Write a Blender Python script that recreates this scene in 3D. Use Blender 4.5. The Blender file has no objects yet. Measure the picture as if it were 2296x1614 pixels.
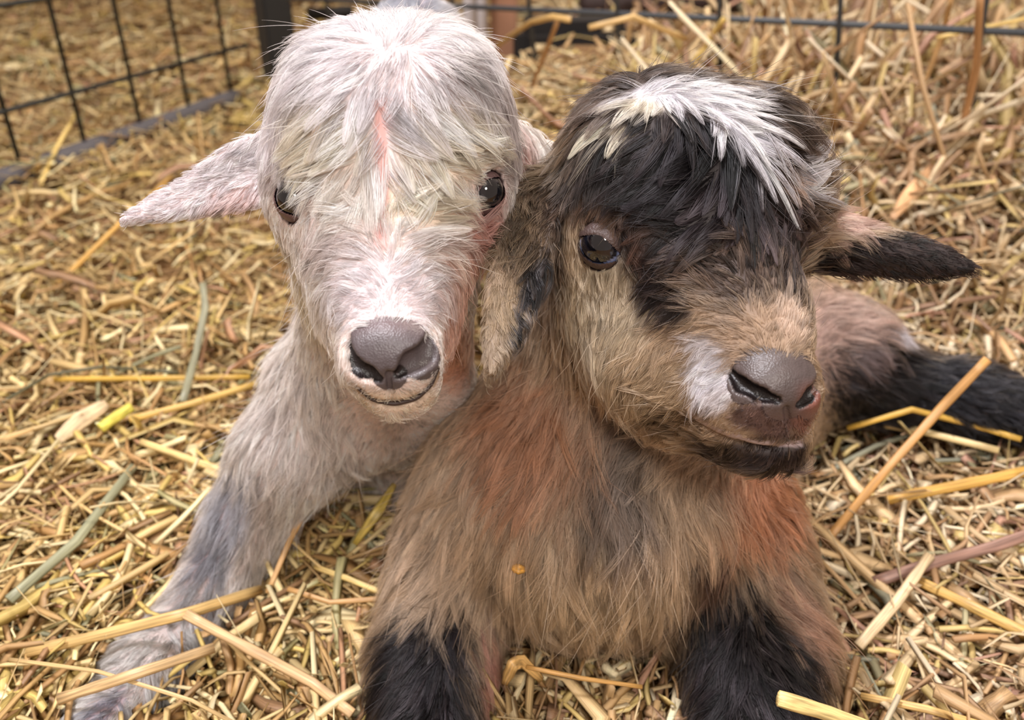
import bpy, math, random
import numpy as np
from mathutils import Vector, kdtree

# ------------------------------------------------------------------ camera, light, exposure
SC = bpy.context.scene
COL = SC.collection
F_PX, W_PX, H_PX = 1910.0, 2296, 1614
CAM_H, PITCH = 0.36, math.radians(30)
cam_data = bpy.data.cameras.new('camera')
cam_data.sensor_width = 36.0
cam_data.lens = 36.0 * F_PX / W_PX
cam_data.clip_start = 0.01
cam_data.clip_end = 50
cam_data.dof.use_dof = True
cam_data.dof.focus_distance = 0.315
cam_data.dof.aperture_fstop = cam_data.lens / 3.0       # opening of 3 mm, as in a phone
cam = bpy.data.objects.new('camera', cam_data)
cam.location = (0, 0, CAM_H)
cam.rotation_euler = (math.pi / 2 - PITCH, 0, 0)
COL.objects.link(cam)
SC.camera = cam

SC.view_settings.view_transform = 'Standard'
SC.view_settings.look = 'None'
SC.view_settings.gamma = 1
SC.view_settings.use_curve_mapping = False
SC.view_settings.exposure = 0.0
try:
    SC.cycles.max_bounces = 6
    SC.cycles.diffuse_bounces = 3
    SC.cycles.glossy_bounces = 3
    SC.cycles.transmission_bounces = 4
    SC.cycles.transparent_max_bounces = 4
    SC.cycles.caustics_reflective = False
    SC.cycles.caustics_refractive = False
except Exception:
    pass

world = bpy.data.worlds.new('barn_air')
SC.world = world
world.use_nodes = True
world.node_tree.nodes['Background'].inputs[0].default_value = (0.95, 0.74, 0.62, 1)
world.node_tree.nodes['Background'].inputs[1].default_value = 0.50

def area_light(name, loc, target, size, power, color):
    d = bpy.data.lights.new(name, 'AREA')
    d.shape = 'DISK'; d.size = size; d.energy = power; d.color = color
    o = bpy.data.objects.new(name, d)
    o.location = loc
    o.rotation_euler = (Vector(target) - Vector(loc)).to_track_quat('-Z', 'Y').to_euler()
    COL.objects.link(o)
    return o
area_light('barn_lamp_light', (-0.45, 0.20, 1.9), (0.0, 0.42, 0.1), 0.24, 43, (0.98, 0.955, 1.0))
area_light('far_barn_lamp_light', (0.9, 1.7, 2.2), (0.1, 0.9, 0.1), 0.4, 30, (1.0, 0.90, 0.76))
area_light('front_fill_light', (0.25, -1.1, 1.5), (0.05, 0.4, 0.1), 0.45, 24, (1.0, 0.94, 0.87))  # added unseen fill from the front, brightens the shaded chests

# ------------------------------------------------------------------ helpers
rng = np.random.default_rng(7)
R_ = np.array([1.0, 0, 0])
FW = np.array([0, math.cos(PITCH), -math.sin(PITCH)])
UP = np.array([0, math.sin(PITCH), math.cos(PITCH)])
C0 = np.array([0, 0, CAM_H])
AX = np.stack([R_, UP, -FW])                      # right, up, towards the viewer

def P(px, py, d):
    return C0 + d * (FW + (px - 1148.0) / F_PX * R_ + (807.0 - py) / F_PX * UP)

def proj(p):
    q = np.asarray(p) - C0
    d = q @ FW
    d = np.where(np.abs(d) < 1e-6, 1e-6, d)
    return q @ R_ / d * F_PX + 1148, 807 - q @ UP / d * F_PX, d

def lin(c):
    c = np.asarray(c, float) / 255.0
    return np.where(c <= 0.04045, c / 12.92, ((c + 0.055) / 1.055) ** 2.4)

def norm(v):
    return v / np.maximum(np.linalg.norm(v, axis=-1, keepdims=True), 1e-12)

def smooth01(x):
    x = np.clip(x, 0, 1)
    return x * x * (3 - 2 * x)

def vnoise(p, scale, seed=0):
    """cheap smooth 3-D noise, -1..1"""
    r = np.random.default_rng(seed)
    out = np.zeros(len(p))
    for k in range(6):
        d = norm(r.normal(size=3)); f = scale * r.uniform(0.6, 1.7)
        out += np.sin(p @ d * f * 6.283 + r.uniform(0, 6.28) + 1.3 * np.sin(p @ norm(r.normal(size=3)) * f * 4.1 + r.uniform(0, 6)))
    return out / 3.0

def tag(o, label=None, cat=None, group=None, kind=None):
    if label: o['label'] = label
    if cat: o['category'] = cat
    if group: o['group'] = group
    if kind: o['kind'] = kind
    return o

def link(o, parent=None):
    COL.objects.link(o)
    if parent is not None:
        o.parent = parent
        o.matrix_parent_inverse = parent.matrix_basis.inverted()
    return o

def empty(name, loc):
    o = bpy.data.objects.new(name, None)
    o.location = loc
    o.empty_display_size = 0.03
    COL.objects.link(o)
    return o

def mesh_obj(name, verts, faces, mat, parent=None, cols=None, uvs=None, smooth=True):
    """faces: (n,4) or (n,3) int array or a list of tuples"""
    me = bpy.data.meshes.new(name)
    verts = np.asarray(verts, np.float32)
    if isinstance(faces, np.ndarray):
        k = faces.shape[1]
        me.vertices.add(len(verts)); me.vertices.foreach_set('co', verts.ravel())
        me.loops.add(faces.size); me.loops.foreach_set('vertex_index', faces.ravel().astype(np.int32))
        me.polygons.add(len(faces))
        me.polygons.foreach_set('loop_start', np.arange(0, faces.size, k, dtype=np.int32))
        me.update(calc_edges=True)
    else:
        me.from_pydata([tuple(v) for v in verts], [], faces)
    if smooth:
        me.polygons.foreach_set('use_smooth', np.ones(len(me.polygons), bool))
    if cols is not None:
        a = me.color_attributes.new('Col', 'FLOAT_COLOR', 'POINT')
        c = np.ones((len(verts), 4), np.float32); c[:, :cols.shape[1]] = cols
        a.data.foreach_set('color', c.ravel())
    if uvs is not None:
        a = me.attributes.new('UVp', 'FLOAT2', 'POINT')
        a.data.foreach_set('vector', np.asarray(uvs, np.float32).ravel())
    me.materials.append(mat)
    me.update()
    return link(bpy.data.objects.new(name, me), parent)

# ------------------------------------------------------------------ materials
def new_mat(name):
    m = bpy.data.materials.new(name); m.use_nodes = True
    nt = m.node_tree
    return m, nt, nt.nodes['Principled BSDF']

def attr(nt, name):
    n = nt.nodes.new('ShaderNodeAttribute'); n.attribute_name = name
    return n

def mat_plain(name, color, rough=0.5, metal=0.0, bump=0.0, bscale=200, spec=0.5, mottle=0.0):
    m, nt, b = new_mat(name)
    c = lin(color)
    b.inputs['Base Color'].default_value = (*c, 1)
    b.inputs['Roughness'].default_value = rough
    b.inputs['Metallic'].default_value = metal
    b.inputs['Specular IOR Level'].default_value = spec
    if bump or mottle:
        tc = nt.nodes.new('ShaderNodeTexCoord')
        n = nt.nodes.new('ShaderNodeTexNoise'); n.inputs['Scale'].default_value = bscale; n.inputs['Detail'].default_value = 5
        nt.links.new(tc.outputs['Object'], n.inputs['Vector'])
        if bump:
            bp = nt.nodes.new('ShaderNodeBump'); bp.inputs['Strength'].default_value = bump; bp.inputs['Distance'].default_value = 0.002
            nt.links.new(n.outputs['Fac'], bp.inputs['Height']); nt.links.new(bp.outputs['Normal'], b.inputs['Normal'])
        if mottle:
            mx = nt.nodes.new('ShaderNodeMix'); mx.data_type = 'RGBA'
            mx.inputs['A'].default_value = (*(c * (1 - mottle)), 1); mx.inputs['B'].default_value = (*np.minimum(1, c * (1 + mottle)), 1)
            nt.links.new(n.outputs['Fac'], mx.inputs['Factor']); nt.links.new(mx.outputs['Result'], b.inputs['Base Color'])
    return m

def mat_straw():
    m, nt, b = new_mat('straw')
    a = attr(nt, 'Col'); uv = attr(nt, 'UVp')
    mp = nt.nodes.new('ShaderNodeMapping'); mp.inputs['Scale'].default_value = (9, 16, 1)
    n = nt.nodes.new('ShaderNodeTexNoise'); n.inputs['Scale'].default_value = 1.0; n.inputs['Detail'].default_value = 3
    nt.links.new(uv.outputs['Vector'], mp.inputs['Vector']); nt.links.new(mp.outputs['Vector'], n.inputs['Vector'])
    rp = nt.nodes.new('ShaderNodeMapRange'); rp.inputs['From Min'].default_value = 0.3; rp.inputs['From Max'].default_value = 0.7
    rp.inputs['To Min'].default_value = 0.55; rp.inputs['To Max'].default_value = 1.35
    nt.links.new(n.outputs['Fac'], rp.inputs['Value'])
    vm = nt.nodes.new('ShaderNodeVectorMath'); vm.operation = 'SCALE'
    nt.links.new(a.outputs['Color'], vm.inputs[0]); nt.links.new(rp.outputs['Result'], vm.inputs['Scale'])
    nt.links.new(vm.outputs['Vector'], b.inputs['Base Color'])
    b.inputs['Roughness'].default_value = 0.44
    b.inputs['Specular IOR Level'].default_value = 0.55
    bp = nt.nodes.new('ShaderNodeBump'); bp.inputs['Strength'].default_value = 0.35; bp.inputs['Distance'].default_value = 0.001
    nt.links.new(n.outputs['Fac'], bp.inputs['Height']); nt.links.new(bp.outputs['Normal'], b.inputs['Normal'])
    return m

def mat_skin():
    m, nt, b = new_mat('goat_skin')
    a = attr(nt, 'Col')
    nt.links.new(a.outputs['Color'], b.inputs['Base Color'])
    b.inputs['Roughness'].default_value = 0.62
    return m

def mat_nose():
    m, nt, b = new_mat('nose_leather')
    a = attr(nt, 'Col')
    nt.links.new(a.outputs['Color'], b.inputs['Base Color'])
    b.inputs['Roughness'].default_value = 0.42
    tc = nt.nodes.new('ShaderNodeTexCoord')
    v = nt.nodes.new('ShaderNodeTexVoronoi'); v.inputs['Scale'].default_value = 1500
    n = nt.nodes.new('ShaderNodeTexNoise'); n.inputs['Scale'].default_value = 500
    nt.links.new(tc.outputs['Object'], v.inputs['Vector']); nt.links.new(tc.outputs['Object'], n.inputs['Vector'])
    ad = nt.nodes.new('ShaderNodeMath'); ad.operation = 'ADD'
    nt.links.new(v.outputs['Distance'], ad.inputs[0]); nt.links.new(n.outputs['Fac'], ad.inputs[1])
    bp = nt.nodes.new('ShaderNodeBump'); bp.inputs['Strength'].default_value = 0.28; bp.inputs['Distance'].default_value = 0.0004
    nt.links.new(ad.outputs[0], bp.inputs['Height']); nt.links.new(bp.outputs['Normal'], b.inputs['Normal'])
    return m

def mat_fur(name, rough=0.30, spec=0.5):
    m, nt, b = new_mat(name)
    nt.nodes.remove(b)
    a = attr(nt, 'FurCol')
    h = nt.nodes.new('ShaderNodeBsdfHairPrincipled')
    h.model = 'CHIANG'; h.parametrization = 'COLOR'
    nt.links.new(a.outputs['Color'], h.inputs['Color'])
    h.inputs['Roughness'].default_value = rough
    h.inputs['Radial Roughness'].default_value = 0.55
    if 'Coat' in h.inputs: h.inputs['Coat'].default_value = 0.0
    d = nt.nodes.new('ShaderNodeBsdfDiffuse')
    nt.links.new(a.outputs['Color'], d.inputs['Color'])
    mx = nt.nodes.new('ShaderNodeMixShader'); mx.inputs[0].default_value = 0.45
    nt.links.new(h.outputs[0], mx.inputs[1]); nt.links.new(d.outputs[0], mx.inputs[2])
    nt.links.new(mx.outputs[0], nt.nodes['Material Output'].inputs['Surface'])
    return m

M_STRAW = mat_straw()
M_SKIN = mat_skin()
M_NOSE = mat_nose()
M_FUR = mat_fur('goat_hair')
M_EYE, _nt, _b = new_mat('eye_surface')
_nt.links.new(attr(_nt, 'Col').outputs['Color'], _b.inputs['Base Color'])
_b.inputs['Roughness'].default_value = 0.05; _b.inputs['Coat Weight'].default_value = 1.0; _b.inputs['Coat Roughness'].default_value = 0.02
M_LID = mat_plain('eyelid_skin', (46, 34, 38), 0.35, bump=0.3, bscale=900)
M_MOUTH_SHADOW = mat_plain('mouth_shadow_dark', (58, 42, 38), 0.5)  # dark colour for the shadow line under the upper lip
M_LIDW = mat_plain('eyelid_skin_pink_grey', (98, 74, 74), 0.45, bump=0.4, bscale=900)
M_LID2 = mat_plain('eyelid_skin_brown', (74, 58, 54), 0.45, bump=0.4, bscale=900)
M_WIRE = mat_plain('fence_wire_paint', (62, 66, 70), 0.5, bump=0.15, bscale=300)
M_WIRE_D = mat_plain('fence_wire_dark', (38, 38, 34), 0.55, bump=0.15, bscale=300)
M_POST = mat_plain('black_post_paint', (30, 29, 27), 0.6, bump=0.1, bscale=80)
M_RAIL = mat_plain('grey_rail_paint', (84, 80, 82), 0.6, bump=0.4, bscale=120, mottle=0.25)
M_BOARD = mat_plain('tan_board', (160, 116, 88), 0.6, bump=0.2, bscale=40, mottle=0.1)
M_WHITE = mat_plain('white_plastic', (226, 224, 232), 0.3)
M_DARK = mat_plain('black_rubber', (20, 16, 15), 0.7, bump=0.3, bscale=60)
M_BROWN = mat_plain('dark_brown_timber', (48, 30, 26), 0.7, bump=0.5, bscale=60, mottle=0.3)

# ------------------------------------------------------------------ implicit shapes
def cone(a, b, ra, rb):
    a = np.array(a); b = np.array(b); ab = b - a; L2 = ab @ ab
    def f(p):
        t = np.clip((p - a) @ ab / L2, 0, 1)
        q = p - a - t[:, None] * ab
        return np.sqrt(np.einsum('ij,ij->i', q, q)) - (ra + (rb - ra) * t)
    return f

def ellip(c, radii, axes=AX):
    c = np.array(c); r = np.array(radii); A = np.array(axes)
    def f(p):
        q = (p - c) @ A.T
        k0 = np.sqrt((((q / r) ** 2).sum(1))); k1 = np.sqrt(((q / r ** 2) ** 2).sum(1))
        return np.where(k1 < 1e-9, -r.min(), k0 * (k0 - 1) / np.maximum(k1, 1e-9))
    return f

def rot_axes(deg):
    t = math.radians(deg)
    return np.stack([AX[0] * math.cos(t) - AX[1] * math.sin(t), AX[0] * math.sin(t) + AX[1] * math.cos(t), AX[2]])

def leaf(a, b, wdir, widths, thick, cup):
    """ear: a thin cupped blade from a to b"""
    a = np.array(a); b = np.array(b); ax = b - a; L = np.linalg.norm(ax); ax = ax / L
    w = wdir - (wdir @ ax) * ax; w = w / np.linalg.norm(w); n = np.cross(ax, w)
    ss = np.linspace(0, 1, len(widths)); widths = np.array(widths)
    def f(p):
        q = p - a
        s = q @ ax / L; y = q @ w; z = q @ n
        W = np.interp(s, ss, widths); T = thick * (0.55 + 0.45 * np.clip(W / widths.max(), 0, 1))
        z = z - cup * np.clip(np.abs(y) / widths.max(), 0, 1.5) ** 2
        k = np.sqrt((y / W) ** 2 + (z / T) ** 2)
        g = np.sqrt((y / W ** 2) ** 2 + (z / T ** 2) ** 2)
        d = k * (k - 1) / np.maximum(g, 1e-9)
        d = np.where(k < 1e-6, -T, d)
        end = np.maximum(s - 1, -s - 0.1) * L
        return np.maximum(d, end)
    return f

class Shape:
    def __init__(self): self.ops = []
    def add(self, f, k=0.012): self.ops.append((1, f, k)); return self
    def sub(self, f, k=0.002): self.ops.append((-1, f, k)); return self
    def __call__(self, p):
        out = None
        for s, f, k in self.ops:
            d = f(p)
            if out is None: out = d; continue
            if s > 0:
                h = np.maximum(k - np.abs(out - d), 0) / k
                out = np.minimum(out, d) - h * h * k * 0.25
            else:
                h = np.maximum(k - np.abs(out + d), 0) / k
                out = np.maximum(out, -d) + h * h * k * 0.25
        return out
    def grad(self, p, e=4e-4):
        g = np.empty_like(p)
        for i in range(3):
            dv = np.zeros(3); dv[i] = e
            g[:, i] = self(p + dv) - self(p - dv)
        return norm(g)
    def surf(self, px, py, lo=0.2, hi=1.0):
        """first hit of the viewing ray with the shape -> depth"""
        ds = np.arange(lo, hi, 0.0008)
        pts = np.stack([P(px, py, d) for d in ds])
        v = self(pts)
        i = np.argmax(v < 0)
        return ds[i] if v[i] < 0 else None

def surface_nets(f, lo, hi, h):
    lo = np.array(lo); n = np.ceil((np.array(hi) - lo) / h).astype(int) + 1
    B = 8
    nb = np.ceil(n / B).astype(int); n = nb * B
    F = np.full(tuple(n), 1.0, np.float32)
    g = np.stack(np.meshgrid(*[np.arange(k) for k in nb], indexing='ij'), -1).reshape(-1, 3)
    cen = lo + (g * B + B / 2 - 0.5) * h
    v = f(cen)
    act = np.abs(v) < B * h * 1.15 + 0.004
    F4 = F.reshape(nb[0], B, nb[1], B, nb[2], B)
    ins = g[v < 0]
    F4[ins[:, 0], :, ins[:, 1], :, ins[:, 2], :] = -1.0
    off = np.stack(np.meshgrid(*[np.arange(B)] * 3, indexing='ij'), -1).reshape(-1, 3)
    ga = g[act]
    for i in range(0, len(ga), 400):
        gg = ga[i:i + 400]
        pts = lo + ((gg * B)[:, None, :] + off[None]).reshape(-1, 3) * h
        F4[gg[:, 0], :, gg[:, 1], :, gg[:, 2], :] = f(pts).reshape(-1, B, B, B)
    S = F < 0
    c = [S[:-1, :-1, :-1], S[1:, :-1, :-1], S[:-1, 1:, :-1], S[:-1, :-1, 1:], S[1:, 1:, :-1], S[1:, :-1, 1:], S[:-1, 1:, 1:], S[1:, 1:, 1:]]
    anyi = c[0].copy(); alli = c[0].copy()
    for x in c[1:]: anyi |= x; alli &= x
    cell = anyi & ~alli
    idx = np.full(cell.shape, -1, np.int32)
    cc = np.argwhere(cell)
    idx[cell] = np.arange(len(cc))
    acc = np.zeros((len(cc), 3)); cnt = np.zeros(len(cc))
    corners = [(0, 0, 0), (1, 0, 0), (0, 1, 0), (0, 0, 1), (1, 1, 0), (1, 0, 1), (0, 1, 1), (1, 1, 1)]
    for i, a in enumerate(corners):
        for b in corners[i + 1:]:
            a_, b_ = np.array(a), np.array(b)
            if np.abs(a_ - b_).sum() != 1: continue
            va = F[tuple((cc + a_).T)]; vb = F[tuple((cc + b_).T)]
            m = (va < 0) != (vb < 0)
            t = va / np.where(m, va - vb, 1)
            acc[m] += (a_ + t[:, None] * (b_ - a_))[m]; cnt[m] += 1
    V = lo + (cc + acc / cnt[:, None]) * h
    Q = []
    for ax in range(3):
        o1, o2 = [(1, 2), (2, 0), (0, 1)][ax]
        d = [0, 0, 0]; d[ax] = 1
        sl0 = [slice(1, -1)] * 3; sl1 = [slice(1, -1)] * 3
        sl0[ax] = slice(0, -1); sl1[ax] = slice(1, None)
        A = S[tuple(sl0)]; Bm = S[tuple(sl1)]
        e = np.argwhere(A != Bm)
        start = np.array([1, 1, 1]); start[ax] = 0
        ee = e + start
        s = A[tuple(e.T)]
        u1 = np.zeros(3, int); u1[o1] = 1; u2 = np.zeros(3, int); u2[o2] = 1
        q = np.stack([idx[tuple((ee - u1 - u2).T)], idx[tuple((ee - u2).T)], idx[tuple(ee.T)], idx[tuple((ee - u1).T)]], 1)
        q[~s] = q[~s][:, ::-1]
        Q.append(q)
    Q = np.concatenate(Q)
    Q = Q[(Q >= 0).all(1)]
    for _ in range(2):
        V = V - (f(V))[:, None] * norm_grad(f, V) * 0.8
    return V, Q

def norm_grad(f, p):
    return f.grad(p)

# ------------------------------------------------------------------ straw bed height
def bed_h(x, y):
    x = np.asarray(x, float); y = np.asarray(y, float)
    h = 0.006 * np.sin(9 * x + 3 * y) * np.cos(7 * y - 4 * x) + 0.004 * np.sin(23 * x + 1) * np.sin(19 * y + 2)
    rise = smooth01((y - 0.50 - 0.04 * np.sin(4 * x)) / 0.50) * smooth01((x + 0.14) / 0.24) * 0.140
    rise = rise * (1 - 0.75 * smooth01((y - 1.25) / 0.5))
    side = 0.02 * smooth01((x - 0.22) / 0.2) * (1 - smooth01((y - 0.6) / 0.4))
    return h + rise + side + 0.008

def ground_hit(px, py, extra=0.0, dmax=6.0):
    """where the view ray meets the straw bed raised by extra"""
    lo, hi = 0.15, dmax
    dd = np.linspace(lo, hi, 1200)
    pts = C0[None] + dd[:, None] * (FW + (px - 1148) / F_PX * R_ + (807 - py) / F_PX * UP)[None]
    v = pts[:, 2] - (bed_h(pts[:, 0], pts[:, 1]) + extra)
    i = np.argmax(v < 0)
    if v[i] >= 0: return None
    return pts[i]

# ------------------------------------------------------------------ fur
def sample_mesh(V, Q, weights):
    T = np.concatenate([Q[:, [0, 1, 2]], Q[:, [0, 2, 3]]])
    a, b, c = V[T[:, 0]], V[T[:, 1]], V[T[:, 2]]
    ar = 0.5 * np.linalg.norm(np.cross(b - a, c - a), axis=1)
    cen = (a + b + c) / 3
    w = ar * weights(cen)
    def draw(n, r):
        k = r.choice(len(T), size=n, p=w / w.sum())
        u = r.random((n, 1)); v = r.random((n, 1)); m = (u + v) > 1
        u = np.where(m, 1 - u, u); v = np.where(m, 1 - v, v)
        return a[k] + u * (b[k] - a[k]) + v * (c[k] - a[k])
    return draw

def idw(px, py, table, cols, power=3.0):
    t = np.array([row[:2] for row in table], float)
    vals = np.array([row[2:] for row in table], float)[:, cols]
    out = np.empty((len(px), len(cols)))
    for i in range(0, len(px), 20000):
        d2 = (px[i:i + 20000, None] - t[None, :, 0]) ** 2 + (py[i:i + 20000, None] - t[None, :, 1]) ** 2 + 100
        w = d2 ** (-power / 2)
        out[i:i + 20000] = (w @ vals) / w.sum(1, keepdims=True)
    return out

def hash_nearest(guides, pts, r=None):
    kd = kdtree.KDTree(len(guides))
    for i, g in enumerate(guides): kd.insert(g, i)
    kd.balance()
    return np.array([kd.find(p)[1] for p in pts], np.int64)

def make_fur(name, shape, V, Q, groom, paint, n_guides, n_hairs, mask, parent, seed=1, radius=0.00010, steps=7, dens=None, jitter=0.25, gravity=0.15, bare=None):
    r = np.random.default_rng(seed)
    def wts(c):
        view = norm(C0 - c)
        n = shape.grad(c)
        face = (n * view).sum(1)
        w = np.where(face > -0.25, 1.0, 0.16)
        q = proj(c)
        out = (q[0] < -150) | (q[0] > 2450) | (q[1] > 1800)
        w = np.where(out, w * 0.3, w)
        # near parts get more hairs than far ones
        w = w * np.clip(0.33 / q[2], 0.3, 1.2) ** 1.5
        if dens is not None: w = w * dens(c)
        return w * mask(c)
    draw = sample_mesh(V, Q, wts)
    G = draw(n_guides, r)
    gx, gy, gd = proj(G)
    prm = idw(gx, gy, groom, [0, 1, 2, 3, 4])
    keepg = r.random(len(G)) > 0.82 * smooth01((prm[:, 4] - .55) / .35)     # wet locks are few and thick
    G, prm = G[keepg], prm[keepg]
    if True:
        ang = vnoise(G, 55, seed + 3) * jitter + r.normal(size=len(G)) * jitter * 0.5
        ca, sa = np.cos(ang), np.sin(ang)
        dx, dy = prm[:, 0] * ca - prm[:, 1] * sa, prm[:, 0] * sa + prm[:, 1] * ca
    dirw = norm(dx[:, None] * R_ - dy[:, None] * UP)
    length = prm[:, 2] * 0.001 * np.clip(1 + 0.28 * r.normal(size=len(G)), 0.45, 1.9)
    lift = prm[:, 3]; clump = np.clip(prm[:, 4], 0, 1)
    path = [G]
    p = G.copy(); hgt = np.zeros(len(G))
    dcur = dirw
    curl = vnoise(G, 45, seed + 7) * 0.18 + r.normal(size=len(G)) * 0.08
    for s in range(steps):
        n = shape.grad(p)
        tg = norm(dcur - (dcur * n).sum(1, keepdims=True) * n)
        tt = (s + 1) / steps
        side = np.cross(n, tg)
        tg = norm(tg + side * curl[:, None] + np.array([0, 0, -gravity]) * 0.5)
        l = (lift * (1 - 0.75 * tt))[:, None]
        step = norm(tg + n * l * 1.3) * (length / steps)[:, None]
        q = p + step
        sd = shape(q)
        fix = np.maximum(0.0004 - sd, 0)
        hi = np.maximum(sd - 0.40 * length * (0.3 + lift), 0)     # stay near the skin
        q = q + n * (fix - 0.7 * hi)[:, None]
        p = q; path.append(p)
        dcur = dirw * 0.7 + tg * 0.5
    path = np.stack(path, 1)                                       # guides x points x 3
    H = draw(n_hairs, r)
    gi = hash_nearest(G, H)
    K = steps + 1
    t = np.linspace(0, 1, K)[None, :, None]
    rel = path[gi] - path[gi][:, :1]
    ls = np.clip(1 + 0.18 * r.normal(size=len(H)), 0.5, 1.5)[:, None, None]
    own = H[:, None, :] + rel * ls
    nH = shape.grad(H)
    side = norm(np.cross(nH, rel[:, -1]))
    Ln = np.linalg.norm(rel[:, -1], axis=1)[:, None, None]
    fr = r.normal(size=(len(H), 2, 1, 1)) * 0.10
    own = own + (fr[:, 0] * side[:, None, :] + np.abs(fr[:, 1]) * nH[:, None, :] * 0.8) * Ln * t ** 1.5
    fly = r.random(len(H)) < 0.025
    own[fly] += (nH[fly] * 0.35 + r.normal(size=(fly.sum(), 3)) * 0.25)[:, None, :] * Ln[fly] * t ** 1.2
    cl = clump[gi][:, None, None] * (t ** 0.9)
    cl = np.where(fly[:, None, None], 0.0, cl)
    target = path[gi] + (H - G[gi])[:, None, :] * (1 - t) 
    pts = own * (1 - cl) + (target + (fr[:, 0] * side[:, None, :]) * Ln * 0.05 * t) * cl
    # colour
    base = paint(H, r)
    gr = np.random.default_rng(seed + 9).normal(size=len(G))[gi]
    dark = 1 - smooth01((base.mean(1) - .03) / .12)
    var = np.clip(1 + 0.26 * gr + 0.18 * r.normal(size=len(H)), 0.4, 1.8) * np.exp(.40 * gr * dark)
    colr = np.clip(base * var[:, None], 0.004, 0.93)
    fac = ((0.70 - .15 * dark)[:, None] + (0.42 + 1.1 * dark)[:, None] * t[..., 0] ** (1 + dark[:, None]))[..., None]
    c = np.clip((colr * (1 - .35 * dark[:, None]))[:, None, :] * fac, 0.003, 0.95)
    rad = radius * np.clip(1 + 0.2 * r.normal(size=len(H)), 0.6, 1.5) * np.clip(proj(H)[2] / 0.33, 0.8, 2.0)
    taper = (1 - np.linspace(0, 1, K) ** 2.2 * 0.85)[None]
    cu = bpy.data.hair_curves.new(name)
    cu.add_curves([K] * len(H))
    cu.position_data.foreach_set('vector', pts.astype(np.float32).ravel())
    ra = cu.attributes.get('radius') or cu.attributes.new('radius', 'FLOAT', 'POINT')
    ra.data.foreach_set('value', (rad[:, None] * taper).astype(np.float32).ravel())
    fc = cu.attributes.new('FurCol', 'FLOAT_COLOR', 'POINT')
    cc = np.ones((len(H), K, 4), np.float32); cc[..., :3] = c
    fc.data.foreach_set('color', cc.ravel())
    cu.materials.append(M_FUR)
    o = bpy.data.objects.new(name, cu)
    link(o, parent)
    o['kind'] = 'stuff'
    return o

def painter(shape, base, blobs):
    """blobs: (px, py, radius px, rgb, hardness 0..1, stretch x, stretch y, angle) stuck to the skin as 3-D patches"""
    B = []
    for b in blobs:
        px, py, rp, col = b[:4]
        hard = b[4] if len(b) > 4 else 0.5
        sx = b[5] if len(b) > 5 else 1.0; sy = b[6] if len(b) > 6 else 1.0; an = b[7] if len(b) > 7 else 0
        d = shape.surf(px, py)
        if d is None: d = 0.36
        B.append((P(px, py, d), rp * d / F_PX, lin(col), hard, sx, sy, rot_axes(an)))
    bc = lin(base)
    def f(p, r=None, noisy=1.0):
        c = np.tile(bc, (len(p), 1))
        nz = vnoise(p, 160, 5) * 0.13 * noisy + (r.normal(size=len(p)) * 0.09 if r is not None else 0)
        for cen, rad, col, hard, sx, sy, A in B:
            q = (p - cen) @ A.T
            dist = np.sqrt((q[:, 0] / sx) ** 2 + (q[:, 1] / sy) ** 2 + (q[:, 2] / 1.6) ** 2) / rad + nz
            e = 1 - hard
            w = 1 - smooth01((dist - (1 - e * 0.6)) / (0.12 + e * 0.9))
            c = c * (1 - w[:, None]) + col * w[:, None]
        return c
    return f

def patch_mask(shape, blobs):
    B = []
    for px, py, rx, ry, an in blobs:
        d = shape.surf(px, py) or 0.33
        B.append((P(px, py, d), rx * d / F_PX, ry * d / F_PX, rot_axes(an)))
    def f(p):
        m = np.full(len(p), 9.0)
        for cen, rx, ry, A in B:
            q = (p - cen) @ A.T
            m = np.minimum(m, np.sqrt((q[:, 0] / rx) ** 2 + (q[:, 1] / ry) ** 2 + (q[:, 2] / (1.5 * max(rx, ry))) ** 2))
        return m                                                    # < 1 inside
    return f

def exit_point(shape, o, dr):
    dr = np.array(dr) @ AX
    dr = dr / np.linalg.norm(dr)
    t = np.linspace(.005, .08, 400)
    v = shape(o + t[:, None] * dr)
    p = o + t[np.argmax(v > 0)] * dr
    return p, dr

def eye_set(parent, c, r, ax, upv, top=.40, bot=-.72, iris=(22, 20, 26), sclera=(96, 92, 104), lid=None, gz=0.0):
    """eyeball with an upper and a lower lid hugging it"""
    g = norm(ax * .6 + norm(C0 - c) * .4)
    up = np.array([upv[0], upv[1], 0]) @ AX
    e = eyeball(parent, c, r, norm(g + up * gz), iris, sclera)
    up = up - (up @ g) * g; up = up / np.linalg.norm(up)
    v, f = uv_sphere(128, 96)
    q = np.stack([v @ np.cross(up, g), v @ up, v @ g], 1)
    for nm, lim, sg in (('upper_eyelid', top, 1), ('lower_eyelid', -bot, -1)):
        # the rim is a curve: the lids meet at the corners of the eye
        edge = lim - .55 * np.abs(q[:, 0]) ** 1.7 * (1 if sg > 0 else .9)
        keep = sg * q[:, 1] > edge
        # push the kept vertices next to the rim onto it for a clean edge
        ff = f[keep[f].all(1)]
        used, inv = np.unique(ff, return_inverse=True)
        near = np.clip((sg * q[used, 1] - edge[used]) / .10, 0, 1)
        V = c + v[used] * (r * (1.035 + .055 * np.sqrt(near)))[:, None]
        mesh_obj(nm, V, inv.reshape(-1, 4).astype(np.int32), lid or M_LID, parent)
    return e

def ball_mask(balls):
    def f(p):
        m = np.full(len(p), 9.0)
        for c, r in balls: m = np.minimum(m, np.linalg.norm(p - c, axis=1) / r)
        return m
    return f

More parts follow.
